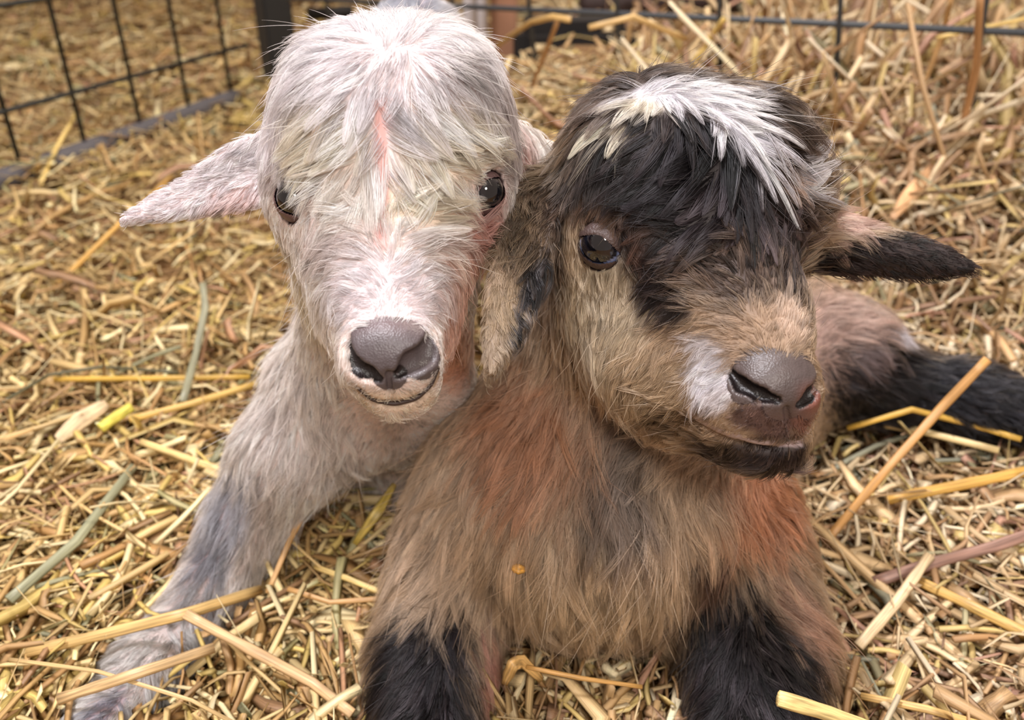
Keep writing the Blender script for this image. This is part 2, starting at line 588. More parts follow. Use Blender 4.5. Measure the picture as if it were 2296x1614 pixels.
def slit_mask(*lines):
    fs = []
    for q in lines:
        rr = np.sin(np.linspace(.5, math.pi - .5, len(q))) * .0027
        fs += [cone(a, b, ra, rb) for a, b, ra, rb in zip(q[:-1], q[1:], rr[:-1], rr[1:])]
    def f(p):
        m = np.full(len(p), 9.0)
        for g in fs: m = np.minimum(m, g(p) / .0004)
        return m
    return f

def line_mask(shape, pts, r):
    q = [P(x, y, shape.surf(x, y) or .3) for x, y in pts]
    fs = [cone(a, b, 0, 0) for a, b in zip(q[:-1], q[1:])]
    def f(p):
        m = np.full(len(p), 9.0)
        for g in fs: m = np.minimum(m, g(p) / r)
        return m
    return f

def K(px, py, d, rp):
    return P(px, py, d), rp * d / F_PX

def chain(shape, pts, k=0.012, lead=None):
    for (a, b) in zip(pts[:-1], pts[1:]):
        pa, ra = K(*a); pb, rb = K(*b)
        shape.add(cone(pa, pb, ra, rb), k)

def groove(shape, pts, r, off=0.0, k=0.0015):
    """carve a line lying on the skin; points in px, found on the surface first"""
    q = [P(x, y, (shape.surf(x, y) or 0.33) + off) for x, y in pts]
    rr = r if isinstance(r, (list, tuple)) else [r] * len(pts)
    fs = [cone(a, b, ra, rb) for a, b, ra, rb in zip(q[:-1], q[1:], rr[:-1], rr[1:])]
    return fs, k

def carve(shape, gs):
    for fs, k in gs:
        for f in fs: shape.sub(f, k)

def uv_sphere(n=28, m=20):
    v = []; f = []
    for i in range(m + 1):
        th = math.pi * i / m
        for j in range(n):
            ph = 2 * math.pi * j / n
            v.append((math.sin(th) * math.cos(ph), math.sin(th) * math.sin(ph), math.cos(th)))
    for i in range(m):
        for j in range(n):
            f.append((i * n + j, (i + 1) * n + j, (i + 1) * n + (j + 1) % n, i * n + (j + 1) % n))
    return np.array(v), np.array(f)

def eyeball(parent, c, r, gaze, iris=(26, 26, 40), sclera=(120, 125, 150)):
    v, f = uv_sphere(48, 36)
    g = np.array(gaze) / np.linalg.norm(gaze)
    a = v @ g
    cornea = 1 + 0.07 * smooth01((a - 0.72) / 0.28)
    V = c + v * r * cornea[:, None]
    col = np.where((a > 0.90)[:, None], lin((5, 6, 12)), np.where((a > 0.55)[:, None], lin(iris), lin(sclera)))
    return mesh_obj('eye', V, f, M_EYE, parent, cols=col)

def sub_patch(name, shape, V, Q, mask, parent, mat, cols, off=0.00025):
    """a finer copy of the bare skin inside the mask, lying just over the body"""
    Q = Q[(mask(V) < 1.25)[Q].all(1)]
    a, b, c, d = [V[Q[:, k]] for k in range(4)]
    n = 4; g = np.linspace(0, 1, n)
    pts = []
    for u in g:
        for v in g:
            pts.append((1 - u) * (1 - v) * a + u * (1 - v) * b + u * v * c + (1 - u) * v * d)
    pts = np.stack(pts, 1)                                          # quads x n*n x 3
    key, inv = np.unique(np.round(pts.reshape(-1, 3) / 2e-5).astype(np.int64), axis=0, return_inverse=True)
    inv = inv.reshape(-1)
    P3 = np.zeros((len(key), 3)); P3[inv] = pts.reshape(-1, 3)
    inv = inv.reshape(len(Q), n * n)
    f = []
    for i in range(n - 1):
        for j in range(n - 1):
            f.append(np.stack([inv[:, i * n + j], inv[:, (i + 1) * n + j], inv[:, (i + 1) * n + j + 1], inv[:, i * n + j + 1]], 1))
    f = np.concatenate(f)
    for _ in range(2): P3 = P3 - shape(P3)[:, None] * shape.grad(P3, 2e-4) * .8
    f = f[(mask(P3) < 1.03)[f].all(1)]
    used, inv = np.unique(f, return_inverse=True)
    v = P3[used]; v = v + shape.grad(v) * off
    return mesh_obj(name, v, inv.reshape(-1, 4).astype(np.int32), mat, parent, cols=cols(v))

def mouth_shadow_line(name, shape, pts, r, mat, parent):
    """the thin shadow under the upper lip, built as a dark tube lying in the mouth groove"""
    px = np.array(pts, float)
    t = np.arange(len(px)); tt = np.linspace(0, len(px) - 1, 40)
    x = np.interp(tt, t, px[:, 0]); y = np.interp(tt, t, px[:, 1])
    for _ in range(3):
        x[1:-1] = (x[:-2] + 2 * x[1:-1] + x[2:]) / 4; y[1:-1] = (y[:-2] + 2 * y[1:-1] + y[2:]) / 4
    c = np.array([P(a, b, (shape.surf(a, b) or .3)) for a, b in zip(x, y)])
    c = c + norm(C0 - c) * .0008
    tn = norm(np.gradient(c, axis=0)); nn = norm(C0 - c); sd = norm(np.cross(tn, nn))
    rr = r * (0.35 + 0.65 * np.sin(np.linspace(.15, math.pi - .15, len(c))))
    V = []; F = []; S = 8
    for i in range(len(c)):
        for j in range(S):
            a = 2 * math.pi * j / S
            V.append(c[i] + rr[i] * (math.cos(a) * sd[i] + .7 * math.sin(a) * nn[i]))
            if i < len(c) - 1: F.append((i * S + j, i * S + (j + 1) % S, (i + 1) * S + (j + 1) % S, (i + 1) * S + j))
    return mesh_obj(name, V, F, mat, parent)

# ================================================================== THE WHITE KID
def build_white():
    s = Shape()
    s.add(ellip(P(884, 345, .325), (256 * .325 / F_PX, 258 * .325 / F_PX, .043)))
    s.add(ellip(P(874, 480, .328), (212 * .33 / F_PX, 190 * .33 / F_PX, .040)), .02)
    for (x, y, rp) in ((770, 205, 82), (985, 190, 86)):                      # horn bud bumps
        c, r = K(x, y, .305, rp); s.add(cone(c, c + UP * 1e-4, r, r), .03)
    chain(s, [(868, 530, .325, 172), (870, 640, .305, 128), (873, 785, .281, 86)], .02)
    chain(s, [(855, 600, .355, 160), (878, 740, .315, 104), (886, 848, .291, 70)], .016)
    s.add(ellip(P(806, 800, .279), (42 * .28 / F_PX, 55 * .28 / F_PX, .008)), .008)
    s.add(ellip(P(936, 795, .279), (42 * .28 / F_PX, 58 * .28 / F_PX, .008)), .008)
    c, r = K(890, 868, .290, 54); s.add(cone(c, c + R_ * .004, r, r), .01)
    for x in (700, 1030):                                                       # brow ridges above the eyes
        c, r = K(x, 420, .325, 70); s.add(cone(c, c + UP * .002, r, r), .02)
    # ears
    px = .33 / F_PX
    s.add(leaf(P(625, 372, .345), P(272, 497, .335), UP, [82 * px, 78 * px, 60 * px, 42 * px, 27 * px, 7 * px], .0040, -.006), .008)
    s.add(leaf(P(1140, 330, .35), P(1330, 430, .44), UP, [80 * px, 88 * px, 72 * px, 50 * px, 9 * px], .004, -.004), .008)
    # neck, chest, trunk, rump
    chain(s, [(860, 620, .375, 150), (810, 850, .45, 160)], .03)
    chain(s, [(780, 900, .46, 150), (830, 800, .53, 150), (935, 118, .68, 118)], .03)
    # fore leg stretched over the straw
    chain(s, [(725, 900, .455, 118), (655, 1010, .455, 108), (553, 1180, .47, 82), (478, 1310, .462, 64), (405, 1410, .448, 60), (330, 1500, .422, 74), (215, 1655, .385, 78)], .012)
    chain(s, [(1006, 640, .375, 52), (992, 860, .425, 60), (900, 960, .47, 80)], .012)
    # other fore leg, folded under the chest
    chain(s, [(850, 940, .50, 90), (880, 1080, .545, 60), (800, 1090, .555, 50)], .012)
    # hind legs standing behind
    for x in (860, 1010):
        a = P(x, 180, .66); b = np.array([a[0] * 1.0, a[1] + .03, .10]); e = np.array([b[0], b[1] - .02, .012])
        s.add(cone(a, b, .034, .014), .02); s.add(cone(b, e, .014, .014), .01)
    # carving
    TOPN = 750
    NW = [s.surf(x, y) + .001 for x, y in ((968, 745), (962, 790), (925, 815), (893, 838), (778, 758), (790, 815), (828, 838), (850, 846))]
    gs = [groove(s, [(968, 745), (962, 790), (925, 815), (893, 838)], [.0022, .0042, .0040, .0016], .0006),
          groove(s, [(778, 758), (790, 815), (828, 838), (850, 846)], [.0016, .0030, .0028, .0012], .0006),
          groove(s, [(871, 835), (876, 888)], .0009, .0003),
          groove(s, [(800, 868), (835, 897), (885, 906), (935, 893), (970, 860), (984, 825)], [.0008, .0012, .0013, .0013, .0014, .0014], .0003)]
    eyes = []
    for (o, dr, rp) in ((P(874, 476, .328), (-.72, .0, .69), 46), (P(874, 440, .328), (.87, -.06, .49), 46)):
        r = rp * .33 / F_PX
        e, ax = exit_point(s, o, dr)
        eyes.append((e - ax * .0050, r, ax))
    carve(s, gs)
    for c, r, ax in eyes:
        s.sub(cone(c, c + R_ * 1e-4, r * 1.02, r * 1.02), .003)
    V, Q = surface_nets(s, (-.26, .12, -.02), (.14, .80, .36), .0015)
    root = empty('goat_kid', P(800, 900, .50) * np.array([1, 1, 0]) + np.array([0, 0, bed_h(-.1, .45)]))
    tag(root, 'white goat kid with cream forelocks and grey stretched foreleg, lying on the straw', 'goat', 'two goat kids')
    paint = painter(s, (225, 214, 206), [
        (880, 180, 330, (224, 218, 222), .3),
        (610, 330, 70, (175, 162, 158), .1, .7, 1.6),
        (1140, 260, 85, (170, 158, 158), .1, .8, 1.7),
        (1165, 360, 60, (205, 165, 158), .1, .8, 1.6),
        (655, 235, 55, (165, 158, 155), .1),
        (1040, 165, 50, (160, 155, 155), .1),
        (720, 320, 110, (249, 236, 214), .3, 1.2, .8, 30),
        (1020, 330, 115, (249, 236, 214), .3, 1.2, .8, -20),
        (950, 460, 90, (250, 236, 212), .2, 1.4, .6),
        (780, 430, 80, (232, 222, 212), .2),
        (650, 400, 60, (168, 160, 156), .1, .7, 1.3),
        (760, 565, 100, (196, 184, 180), .1, 1.2, .5, 10),
        (1080, 540, 80, (216, 160, 150), .0, .8, 1.4),  # reddish cheek, partly warm bounce light painted into the fur
        (1030, 700, 100, (220, 168, 148), .1, .7, 1.6), (1020, 800, 70, (208, 158, 132), .1, .7, 1.6),  # pink-orange neck: part fur tone, part warm light painted into the shade
        (870, 660, 130, (226, 219, 223), .3, 1.2, .7),
        (700, 690, 120, (216, 204, 184), .1, .8, 1.4),
        (885, 900, 80, (212, 198, 176), .2, 1.5, .35),
        (480, 390, 250, (232, 222, 226), .4, 1.4, .5, -20),
        (535, 450, 60, (206, 178, 174), .1, 1.3, .6, -20),
        (700, 960, 170, (226, 214, 208), .2),
        (520, 1160, 95, (160, 160, 168), .2, .9, 1.5, 25),
        (470, 1260, 75, (128, 128, 136), .2, .6, 1.4, 25),
        (590, 1180, 60, (196, 184, 176), .2, .6, 1.8, 25),
        (440, 1360, 70, (132, 128, 128), .2, .8, 1.0),
        (310, 1520, 150, (190, 188, 186), .3, .8, 1.6, 40),
        (235, 1590, 50, (120, 122, 135), .2, .5, 1.6, 40),
        (930, 20, 110, (205, 205, 212), .2),
        (900, 10, 70, (140, 146, 160), .1, 1.4, .5)])
    nost = slit_mask([P(968, 745, NW[0]), P(962, 790, NW[1]), P(925, 815, NW[2]), P(893, 838, NW[3])], [P(778, 758, NW[4]), P(790, 815, NW[5]), P(828, 838, NW[6]), P(850, 846, NW[7])])
    nose_m = patch_mask(s, [(873, 775, 99, 66, 0), (820, 800, 48, 54, 20), (935, 795, 48, 58, -20), (873, 835, 42, 40, 0)])
    mouth_m = line_mask(s, [(803, 872), (835, 897), (885, 906), (935, 893), (968, 862), (984, 825)], .0010)
    eye_m = ball_mask([(e[0], e[1] * 1.22) for e in eyes])
    def fur_mask(c):
        yy = proj(c)[1]
        return np.where((nose_m(c) > 0.95 - .22 * smooth01((TOPN - yy) / 40)) & (eye_m(c) > 1) & (mouth_m(c) > 1) & (c[:, 2] > -0.012), 1.0, 0.0)
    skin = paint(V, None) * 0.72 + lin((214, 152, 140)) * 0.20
    vx, vy, _ = proj(V)
    skin = np.where(((np.abs(vx - 856) < 18) & (vy > 220) & (vy < 560))[:, None], lin((204, 158, 152)), skin)
    skin = np.where((nose_m(V) < 1.02)[:, None], lin((80, 70, 72)), skin)
    skin = np.where((mouth_m(V) < 1.6)[:, None], lin((150, 128, 108)), skin)
    skin = np.where((eye_m(V) < 1.0)[:, None], lin((60, 44, 46)), skin)
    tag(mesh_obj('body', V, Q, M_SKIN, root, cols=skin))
    def nose_col(v):
        nz = vnoise(v, 250, 3)[:, None] * 0.10
        x, y, _ = proj(v)
        c = lin((84, 75, 77)) * (1 + nz)
        w = smooth01((770 - y) / 70)[:, None]
        c = c * (1 - w * .35) + lin((140, 110, 112)) * w * .35
        return np.where((nost(v) < 1)[:, None], lin((22, 13, 14)), c)
    tag(sub_patch('nose', s, V, Q, nose_m, root, M_NOSE, nose_col), 'bare dark grey nose pad with two slit nostrils')
    groom = [
        (875, 60, 0, -1, 9, .5, .5), (760, 90, -1, -.1, 9, .3, .5), (1000, 80, 1, 0, 10, .3, .5), (1110, 150, 1, .7, 9, .25, .5),
        (650, 150, -1, .7, 8, .25, .5), (590, 290, -.4, 1, 8, .25, .4), (1175, 300, .35, 1, 9, .28, .4), (880, 150, 0, .3, 6, .6, .3),
        (850, 220, -.15, 1, 13, .3, .9), (945, 240, .5, 1, 15, .3, .9), (760, 225, -.7, .9, 15, .3, .9), (690, 200, -.8, .6, 12, .3, .6),
        (720, 310, -.85, .65, 17, .35, .95), (650, 360, -.6, .9, 11, .3, .6), (1000, 300, .9, .5, 18, .35, .95), (1085, 330, .9, -.05, 14, .35, .93),
        (800, 350, -.45, .9, 16, .35, .95), (905, 350, .55, .8, 16, .35, .95), (720, 390, -.9, .5, 14, .4, .93),
        (780, 435, -1, .25, 11, .3, .7), (690, 440, -.9, .3, 6, .2, .5), (650, 410, -1, .2, 3, .15, .3), (625, 460, -.6, .8, 2.5, .15, .3), (700, 470, .3, .9, 3, .15, .3), (1060, 420, -.2, .9, 3, .15, .3), (1090, 370, .9, -.5, 4, .2, .3), (625, 400, -1, .2, 4, .2, .3), (600, 500, -.3, 1, 4, .2, .3), (1130, 400, 1, .2, 4, .2, .3), (1140, 470, .6, .9, 4, .2, .3), (690, 500, -.5, .9, 4, .2, .3), (1080, 390, 1, -.3, 4, .2, .3), (1070, 450, .8, .8, 4, .2, .3), (940, 420, 1, .15, 14, .4, .95), (900, 480, .75, -.6, 11, .35, .93),
        (1030, 440, 1, .25, 12, .35, .93), (960, 515, 1, -.25, 12, .4, .93), (1050, 520, 1, .2, 10, .35, .7), (1000, 590, 1, .1, 9, .35, .7), (860, 440, -.1, .8, 9, .25, .5),
        (850, 520, -.3, -.9, 7, .25, .4), (770, 550, -.95, .1, 8, .25, .5), (700, 560, -.8, .7, 8, .25, .4), (820, 620, -.75, -.3, 5.5, .22, .4), (920, 620, .75, -.35, 6, .22, .5),
        (880, 690, .05, -1, 3.0, .3, .3), (810, 690, -.8, .1, 3.5, .25, .4), (955, 690, .8, .1, 3.5, .25, .4), (770, 760, -.6, .8, 2.5, .2, .2), (975, 760, .6, .8, 2.5, .2, .2),
        (680, 660, -.55, .85, 9, .3, .4), (640, 780, -.6, .85, 12, .35, .5), (1050, 640, .5, .85, 7, .2, .4), (1040, 760, .3, 1, 7, .2, .4),
        (700, 860, -.3, 1, 16, .35, .6), (820, 862, -.6, .6, 1.3, .15, .2), (850, 890, -1, .1, 1.1, .1, .2), (880, 875, .1, 1, 1.6, .2, .5), (900, 900, 1, .1, 1.1, .1, .2), (950, 860, .6, .6, 1.4, .15, .2), (940, 888, 1, -.3, 1.1, .1, .2), (975, 850, .6, -.8, 1.1, .1, .2), (860, 915, -.8, .4, 1.3, .2, .2), (920, 912, .8, .4, 1.3, .2, .2), (885, 935, 0, 1, 4, .4, .4),
        (600, 960, -.5, 1, 17, .35, .7), (740, 1000, .1, 1, 18, .35, .7), (550, 1130, -.45, 1, 14, .3, .6), (480, 1280, -.4, 1, 12, .28, .6), (600, 1220, -.3, 1, 12, .3, .6),
        (390, 1420, -.7, .9, 9, .3, .6), (300, 1540, -.6, 1, 9, .3, .6), (200, 1650, -.6, 1, 9, .3, .6),
        (560, 340, -1, .35, 5, .22, .4), (430, 400, -1, .4, 3.2, .2, .3), (320, 475, -1, .35, 2.4, .2, .3), (510, 450, -.8, .7, 6, .3, .5), (580, 430, -.6, .8, 5, .25, .5),
        (900, 20, .2, -.8, 10, .4, .5), (1000, 20, .6, -.3, 10, .4, .5)]
    def dens(c):
        x, y, d = proj(c)
        part = np.exp(-((x - 856 + 8 * np.sin(y / 40)) / 15) ** 2) * ((y > 220) & (y < 560))
        ear = (x < 600) & (y > 270) & (y < 540)
        return (1 - 0.66 * part) * np.where(ear, 2.4, 1.0)
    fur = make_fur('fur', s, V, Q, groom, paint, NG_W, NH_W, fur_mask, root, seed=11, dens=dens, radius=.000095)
    fur['label'] = 'white and cream coat, long wavy locks on the forehead, grey on the foreleg'
    mouth_shadow_line('mouth_shadow', s, [(803, 872), (835, 897), (885, 906), (935, 893), (968, 862), (984, 825)], .0008, M_MOUTH_SHADOW, root)  # dark tube stands in for the shadow below the upper lip
    eye_set(root, *eyes[0], (.72, .62), top=.50, bot=-.60, lid=M_LIDW)
    eye_set(root, *eyes[1], (-.70, .70), top=.56, bot=-.62, lid=M_LIDW)
    return s, root

# ================================================================== THE BROWN KID
def build_brown():
    s = Shape()
    s.add(ellip(P(1520, 432, .35), (272 * .35 / F_PX, 218 * .35 / F_PX, .044), rot_axes(12)))
    s.add(ellip(P(1480, 560, .345), (240 * .345 / F_PX, 180 * .345 / F_PX, .040), rot_axes(20)), .02)
    s.add(ellip(P(1752, 480, .365), (82 * .36 / F_PX, 135 * .36 / F_PX, .028)), .02)
    c, r = K(1450, 300, .325, 95); s.add(cone(c, c + UP * 1e-4, r, r), .03)
    c, r = K(1675, 345, .335, 85); s.add(cone(c, c + UP * 1e-4, r, r), .03)
    chain(s, [(1560, 580, .338, 172), (1656, 720, .312, 124), (1738, 852, .290, 82)], .02)
    chain(s, [(1410, 680, .355, 138), (1500, 800, .34, 132), (1640, 900, .31, 96)], .02)
    chain(s, [(1410, 720, .365, 120), (1540, 890, .345, 92), (1700, 975, .312, 64)], .014)
    s.add(ellip(P(1690, 880, .289), (58 * .29 / F_PX, 60 * .29 / F_PX, .010), rot_axes(30)), .008)
    s.add(ellip(P(1786, 880, .292), (42 * .29 / F_PX, 65 * .29 / F_PX, .010), rot_axes(-15)), .008)
    s.add(ellip(P(1690, 950, .298), (120 * .30 / F_PX, 48 * .30 / F_PX, .012), rot_axes(18)), .010)
    s.add(ellip(P(1700, 1005, .308), (90 * .31 / F_PX, 40 * .31 / F_PX, .013), rot_axes(5)), .010)
    # brow over the near eye, hollow of the far eye
    c, r = K(1370, 480, .338, 75); s.add(cone(c, c + R_ * .003, r, r), .02)
    px = .30 / F_PX
    s.add(leaf(P(1212, 420, .335), P(1103, 838, .287), R_, [40 * px, 60 * px, 66 * px, 64 * px, 56 * px, 40 * px, 9 * px], .0040, .005), .006)
    px = .355 / F_PX
    s.add(leaf(P(1800, 520, .358), P(2184, 604, .352), UP, [70 * px, 76 * px, 68 * px, 58 * px, 50 * px, 36 * px, 8 * px], .0042, -.010), .008)
    # neck and chest
    chain(s, [(1440, 640, .392, 180), (1310, 900, .43, 212)], .03)
    s.add(ellip(P(1350, 1120, .435), (385 * .43 / F_PX, 310 * .43 / F_PX, .070)), .03)
    chain(s, [(1130, 1060, .44, 160), (1030, 1250, .435, 115), (972, 1470, .412, 112), (958, 1660, .383, 114)], .02)
    chain(s, [(1590, 1090, .43, 165), (1680, 1260, .425, 115), (1700, 1470, .408, 138), (1690, 1670, .380, 140)], .02)
    chain(s, [(1380, 1080, .50, 290), (1760, 800, .60, 165)], .03)
    chain(s, [(1760, 790, .59, 150), (1905, 795, .575, 118)], .03)
    chain(s, [(1880, 850, .590, 95), (1990, 862, .580, 88), (2180, 890, .560, 72), (2360, 940, .535, 62)], .014)
    chain(s, [(1240, 1478, .455, 38), (1430, 1478, .455, 38)], .008)             # folded hind hoof seen between the fore legs
    TOPN = 835
    NB1 = [(1640, 836), (1662, 862), (1705, 884), (1742, 896)]; NB2 = [(1826, 862), (1814, 886), (1792, 905)]
    DB1 = [s.surf(x, y) + .001 for x, y in NB1]; DB2 = [(s.surf(x, y) or .29) + .001 for x, y in NB2]
    gs = [groove(s, [(1640, 836), (1662, 862), (1705, 884), (1742, 896)], [.0013, .0025, .0023, .0012], .0006),
          groove(s, [(1834, 862), (1818, 886), (1792, 905)], [.0020, .0028, .0014], .0006),
          groove(s, [(1762, 915), (1774, 990)], .0010, .0002),
          groove(s, [(1545, 935), (1590, 966), (1660, 994), (1730, 1008), (1790, 998), (1818, 975)], [.0012, .0013, .0014, .0014, .0013, .0010], .0002)]
    eyes = []
    for (x, y, rp) in ((1338, 552, 56), (0, 0, 40)):
        if not x:                                                               # the far eye, on the other side of the face
            e, ax = exit_point(s, P(1600, 600, .338), (.96, -.10, -.22))
            eyes.append((e - ax * .0048, rp * .34 / F_PX, ax)); continue
        d = s.surf(x, y) or .345
        n_ = s.grad(P(x, y, d)[None])[0]
        eyes.append((P(x, y, d) - n_ * .0052, rp * d / F_PX, n_))
    carve(s, gs)
    for c, r, ax in eyes:
        s.sub(cone(c, c + R_ * 1e-4, r * 1.03, r * 1.03), .003)
    V, Q = surface_nets(s, (-.10, .12, -.02), (.40, .68, .34), .0015)
    root = empty('goat_kid', P(1400, 1200, .50) * np.array([1, 1, 0]) + np.array([0, 0, bed_h(.05, .42)]))
    tag(root, 'brown and black goat kid with a white tuft on its crown, resting on the straw', 'goat', 'two goat kids')
    TAN, DK, BLK, WHT = (190, 164, 134), (84, 66, 54), (34, 30, 33), (236, 232, 240)
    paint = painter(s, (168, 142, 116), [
        # chest and neck
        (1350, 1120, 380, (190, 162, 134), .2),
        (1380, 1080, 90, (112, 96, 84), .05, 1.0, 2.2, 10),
        (1180, 960, 140, (172, 122, 92), .05, 1.1, 1.1),  # red-tan neck fur with the warm light of the shaded side painted in
        (1720, 1130, 130, (186, 128, 96), .1, 1.1, .8),  # orange shoulder: tan fur mixed with painted warm bounce light
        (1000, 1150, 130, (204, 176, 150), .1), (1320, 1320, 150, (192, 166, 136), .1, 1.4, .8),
        # legs
        (930, 1500, 110, BLK, .3, 1.0, 1.3, 10), (950, 1620, 150, BLK, .3), (1010, 1420, 60, BLK, .2, .6, 1.5, 20), (1090, 1480, 60, (178, 124, 108), .1, .5, 1.8),
        (1640, 1420, 130, BLK, .3, .9, 1.1), (1700, 1560, 190, BLK, .4), (1780, 1360, 70, (182, 140, 118), .1, .7, 1.4, -30), (1600, 1270, 60, (96, 72, 60), .1),
        (1335, 1478, 110, BLK, .3, 1.4, .6),
        # rump and hind leg
        (1900, 760, 140, (172, 142, 130), .2), (2130, 900, 230, (30, 30, 36), .6, 1.3, .55, 12), (1950, 880, 110, (34, 31, 34), .3), (2015, 748, 40, (212, 206, 214), .2, 1.0, .7), (1955, 800, 40, (120, 104, 104), .1),
        # head
        (1535, 400, 420, (62, 50, 44), .5),
        (1260, 340, 80, (96, 78, 60), .1, .7, 1.5, 25),
        (1340, 225, 70, (112, 96, 86), .1, 1.5, .6, 30),
        (1540, 400, 190, (32, 28, 32), .3, 1.15, .9), (1400, 400, 90, (38, 33, 34), .2), (1660, 500, 110, (40, 34, 36), .2, 1.0, 1.2),
        (1760, 560, 110, (48, 38, 38), .3), (1825, 600, 60, (44, 34, 34), .3),
        (1340, 470, 70, (96, 74, 60), .2, 1.3, .6),
        (1290, 560, 60, TAN, .2, .5, 1.4), (1330, 660, 110, (200, 182, 156), .3, 1.0, .7, -30), (1400, 760, 130, (200, 182, 156), .3),
        (1480, 850, 140, (186, 162, 134), .2, 1.2, .8, -30), (1540, 720, 90, (168, 142, 116), .1),
        (1450, 545, 70, (66, 46, 38), .2, .8, 1.2), (1480, 640, 60, (48, 40, 40), .2, .9, 1.5, -25), (1520, 690, 40, (60, 50, 46), .1),
        (1650, 600, 100, (74, 58, 48), .2, 1.1, .8), (1700, 755, 92, (172, 144, 118), .2, 1.2, .75, -30), (1780, 720, 50, (206, 178, 156), .1),
        (1585, 785, 36, (222, 214, 216), .2, 1.6, .8, 35), (1592, 855, 52, WHT, .4, .9, 1.1, -30), (1600, 900, 44, (216, 208, 210), .3, 1.3, .6, -25),
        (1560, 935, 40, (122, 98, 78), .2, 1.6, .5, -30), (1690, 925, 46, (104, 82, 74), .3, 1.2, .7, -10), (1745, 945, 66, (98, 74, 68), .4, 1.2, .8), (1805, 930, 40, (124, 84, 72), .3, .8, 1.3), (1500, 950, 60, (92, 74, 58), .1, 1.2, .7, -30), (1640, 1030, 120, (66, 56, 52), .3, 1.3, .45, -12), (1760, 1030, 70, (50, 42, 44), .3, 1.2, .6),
        # the white tuft and the small white lock
        (1540, 212, 76, WHT, .5, 1.9, .50, -6), (1440, 236, 34, (236, 224, 204), .3, 1.5, .6, 10), (1640, 262, 48, WHT, .5, 1.1, .9), (1680, 312, 40, WHT, .5, .8, 1.2, -35),
        (1375, 290, 34, (216, 204, 184), .3, 1.9, .5, 35),
        (1806, 400, 44, WHT, .5, .9, 1.1, 0), (1760, 400, 30, (190, 164, 150), .2),
        # ears
        (1170, 540, 95, (86, 70, 54), .3, .7, 1.3), (1115, 720, 85, (146, 124, 98), .3, .6, 1.5, 12), (1100, 800, 60, (150, 130, 108), .3), (1195, 640, 46, (38, 37, 40), .3, .5, 2.6, 22), (1160, 740, 30, (66, 66, 70), .2, .5, 2.0, 18),
        (1930, 485, 90, (182, 146, 132), .3, 1.6, .45, -24), (1990, 580, 110, (34, 24, 24), .6, 1.9, .5, -10), (2110, 598, 80, (32, 24, 24), .6, 1.4, .7, -12)])
    nost = slit_mask([P(x, y, d) for (x, y), d in zip(NB1, DB1)], [P(x, y, d) for (x, y), d in zip(NB2, DB2)])
    nose_m = patch_mask(s, [(1742, 845, 92, 62, 25), (1680, 840, 56, 34, -50), (1800, 850, 40, 66, 0), (1760, 905, 52, 40, 0), (1680, 872, 45, 30, -30), (1808, 900, 32, 40, 0)])
    lip_m = line_mask(s, [(1548, 925), (1590, 956), (1660, 983), (1730, 997), (1790, 988), (1815, 968)], .0017)
    eye_m = ball_mask([(e[0], e[1] * 1.07) for e in eyes])
    def fur_mask(c):
        yy = proj(c)[1]
        return np.where((nose_m(c) > 0.95 - .22 * smooth01((TOPN - yy) / 40)) & (lip_m(c) > 1) & (eye_m(c) > 1.0) & (c[:, 2] > -0.012), 1.0, 0.0)
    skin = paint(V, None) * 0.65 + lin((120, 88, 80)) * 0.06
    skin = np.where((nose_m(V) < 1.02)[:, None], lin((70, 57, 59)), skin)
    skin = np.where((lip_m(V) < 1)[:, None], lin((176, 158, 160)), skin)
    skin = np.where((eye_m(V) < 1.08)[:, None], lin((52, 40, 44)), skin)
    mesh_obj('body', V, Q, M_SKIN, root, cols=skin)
    def nose_col(v):
        nz = vnoise(v, 250, 3)[:, None] * 0.10
        x, y, _ = proj(v)
        w = smooth01((x - 1770) / 60)[:, None] * smooth01((y - 840) / 50)[:, None]
        c = lin((80, 69, 67)) * (1 + nz) * (1 - w) + lin((112, 68, 56)) * w
        w2 = smooth01((y - 900) / 40)[:, None]
        c = c * (1 - w2 * .6) + lin((92, 70, 66)) * w2 * .6
        return np.where((nost(v) < 1)[:, None], lin((20, 12, 12)), c)
    tag(sub_patch('nose', s, V, Q, nose_m, root, M_NOSE, nose_col), 'bare dark brown nose pad turned to the right')
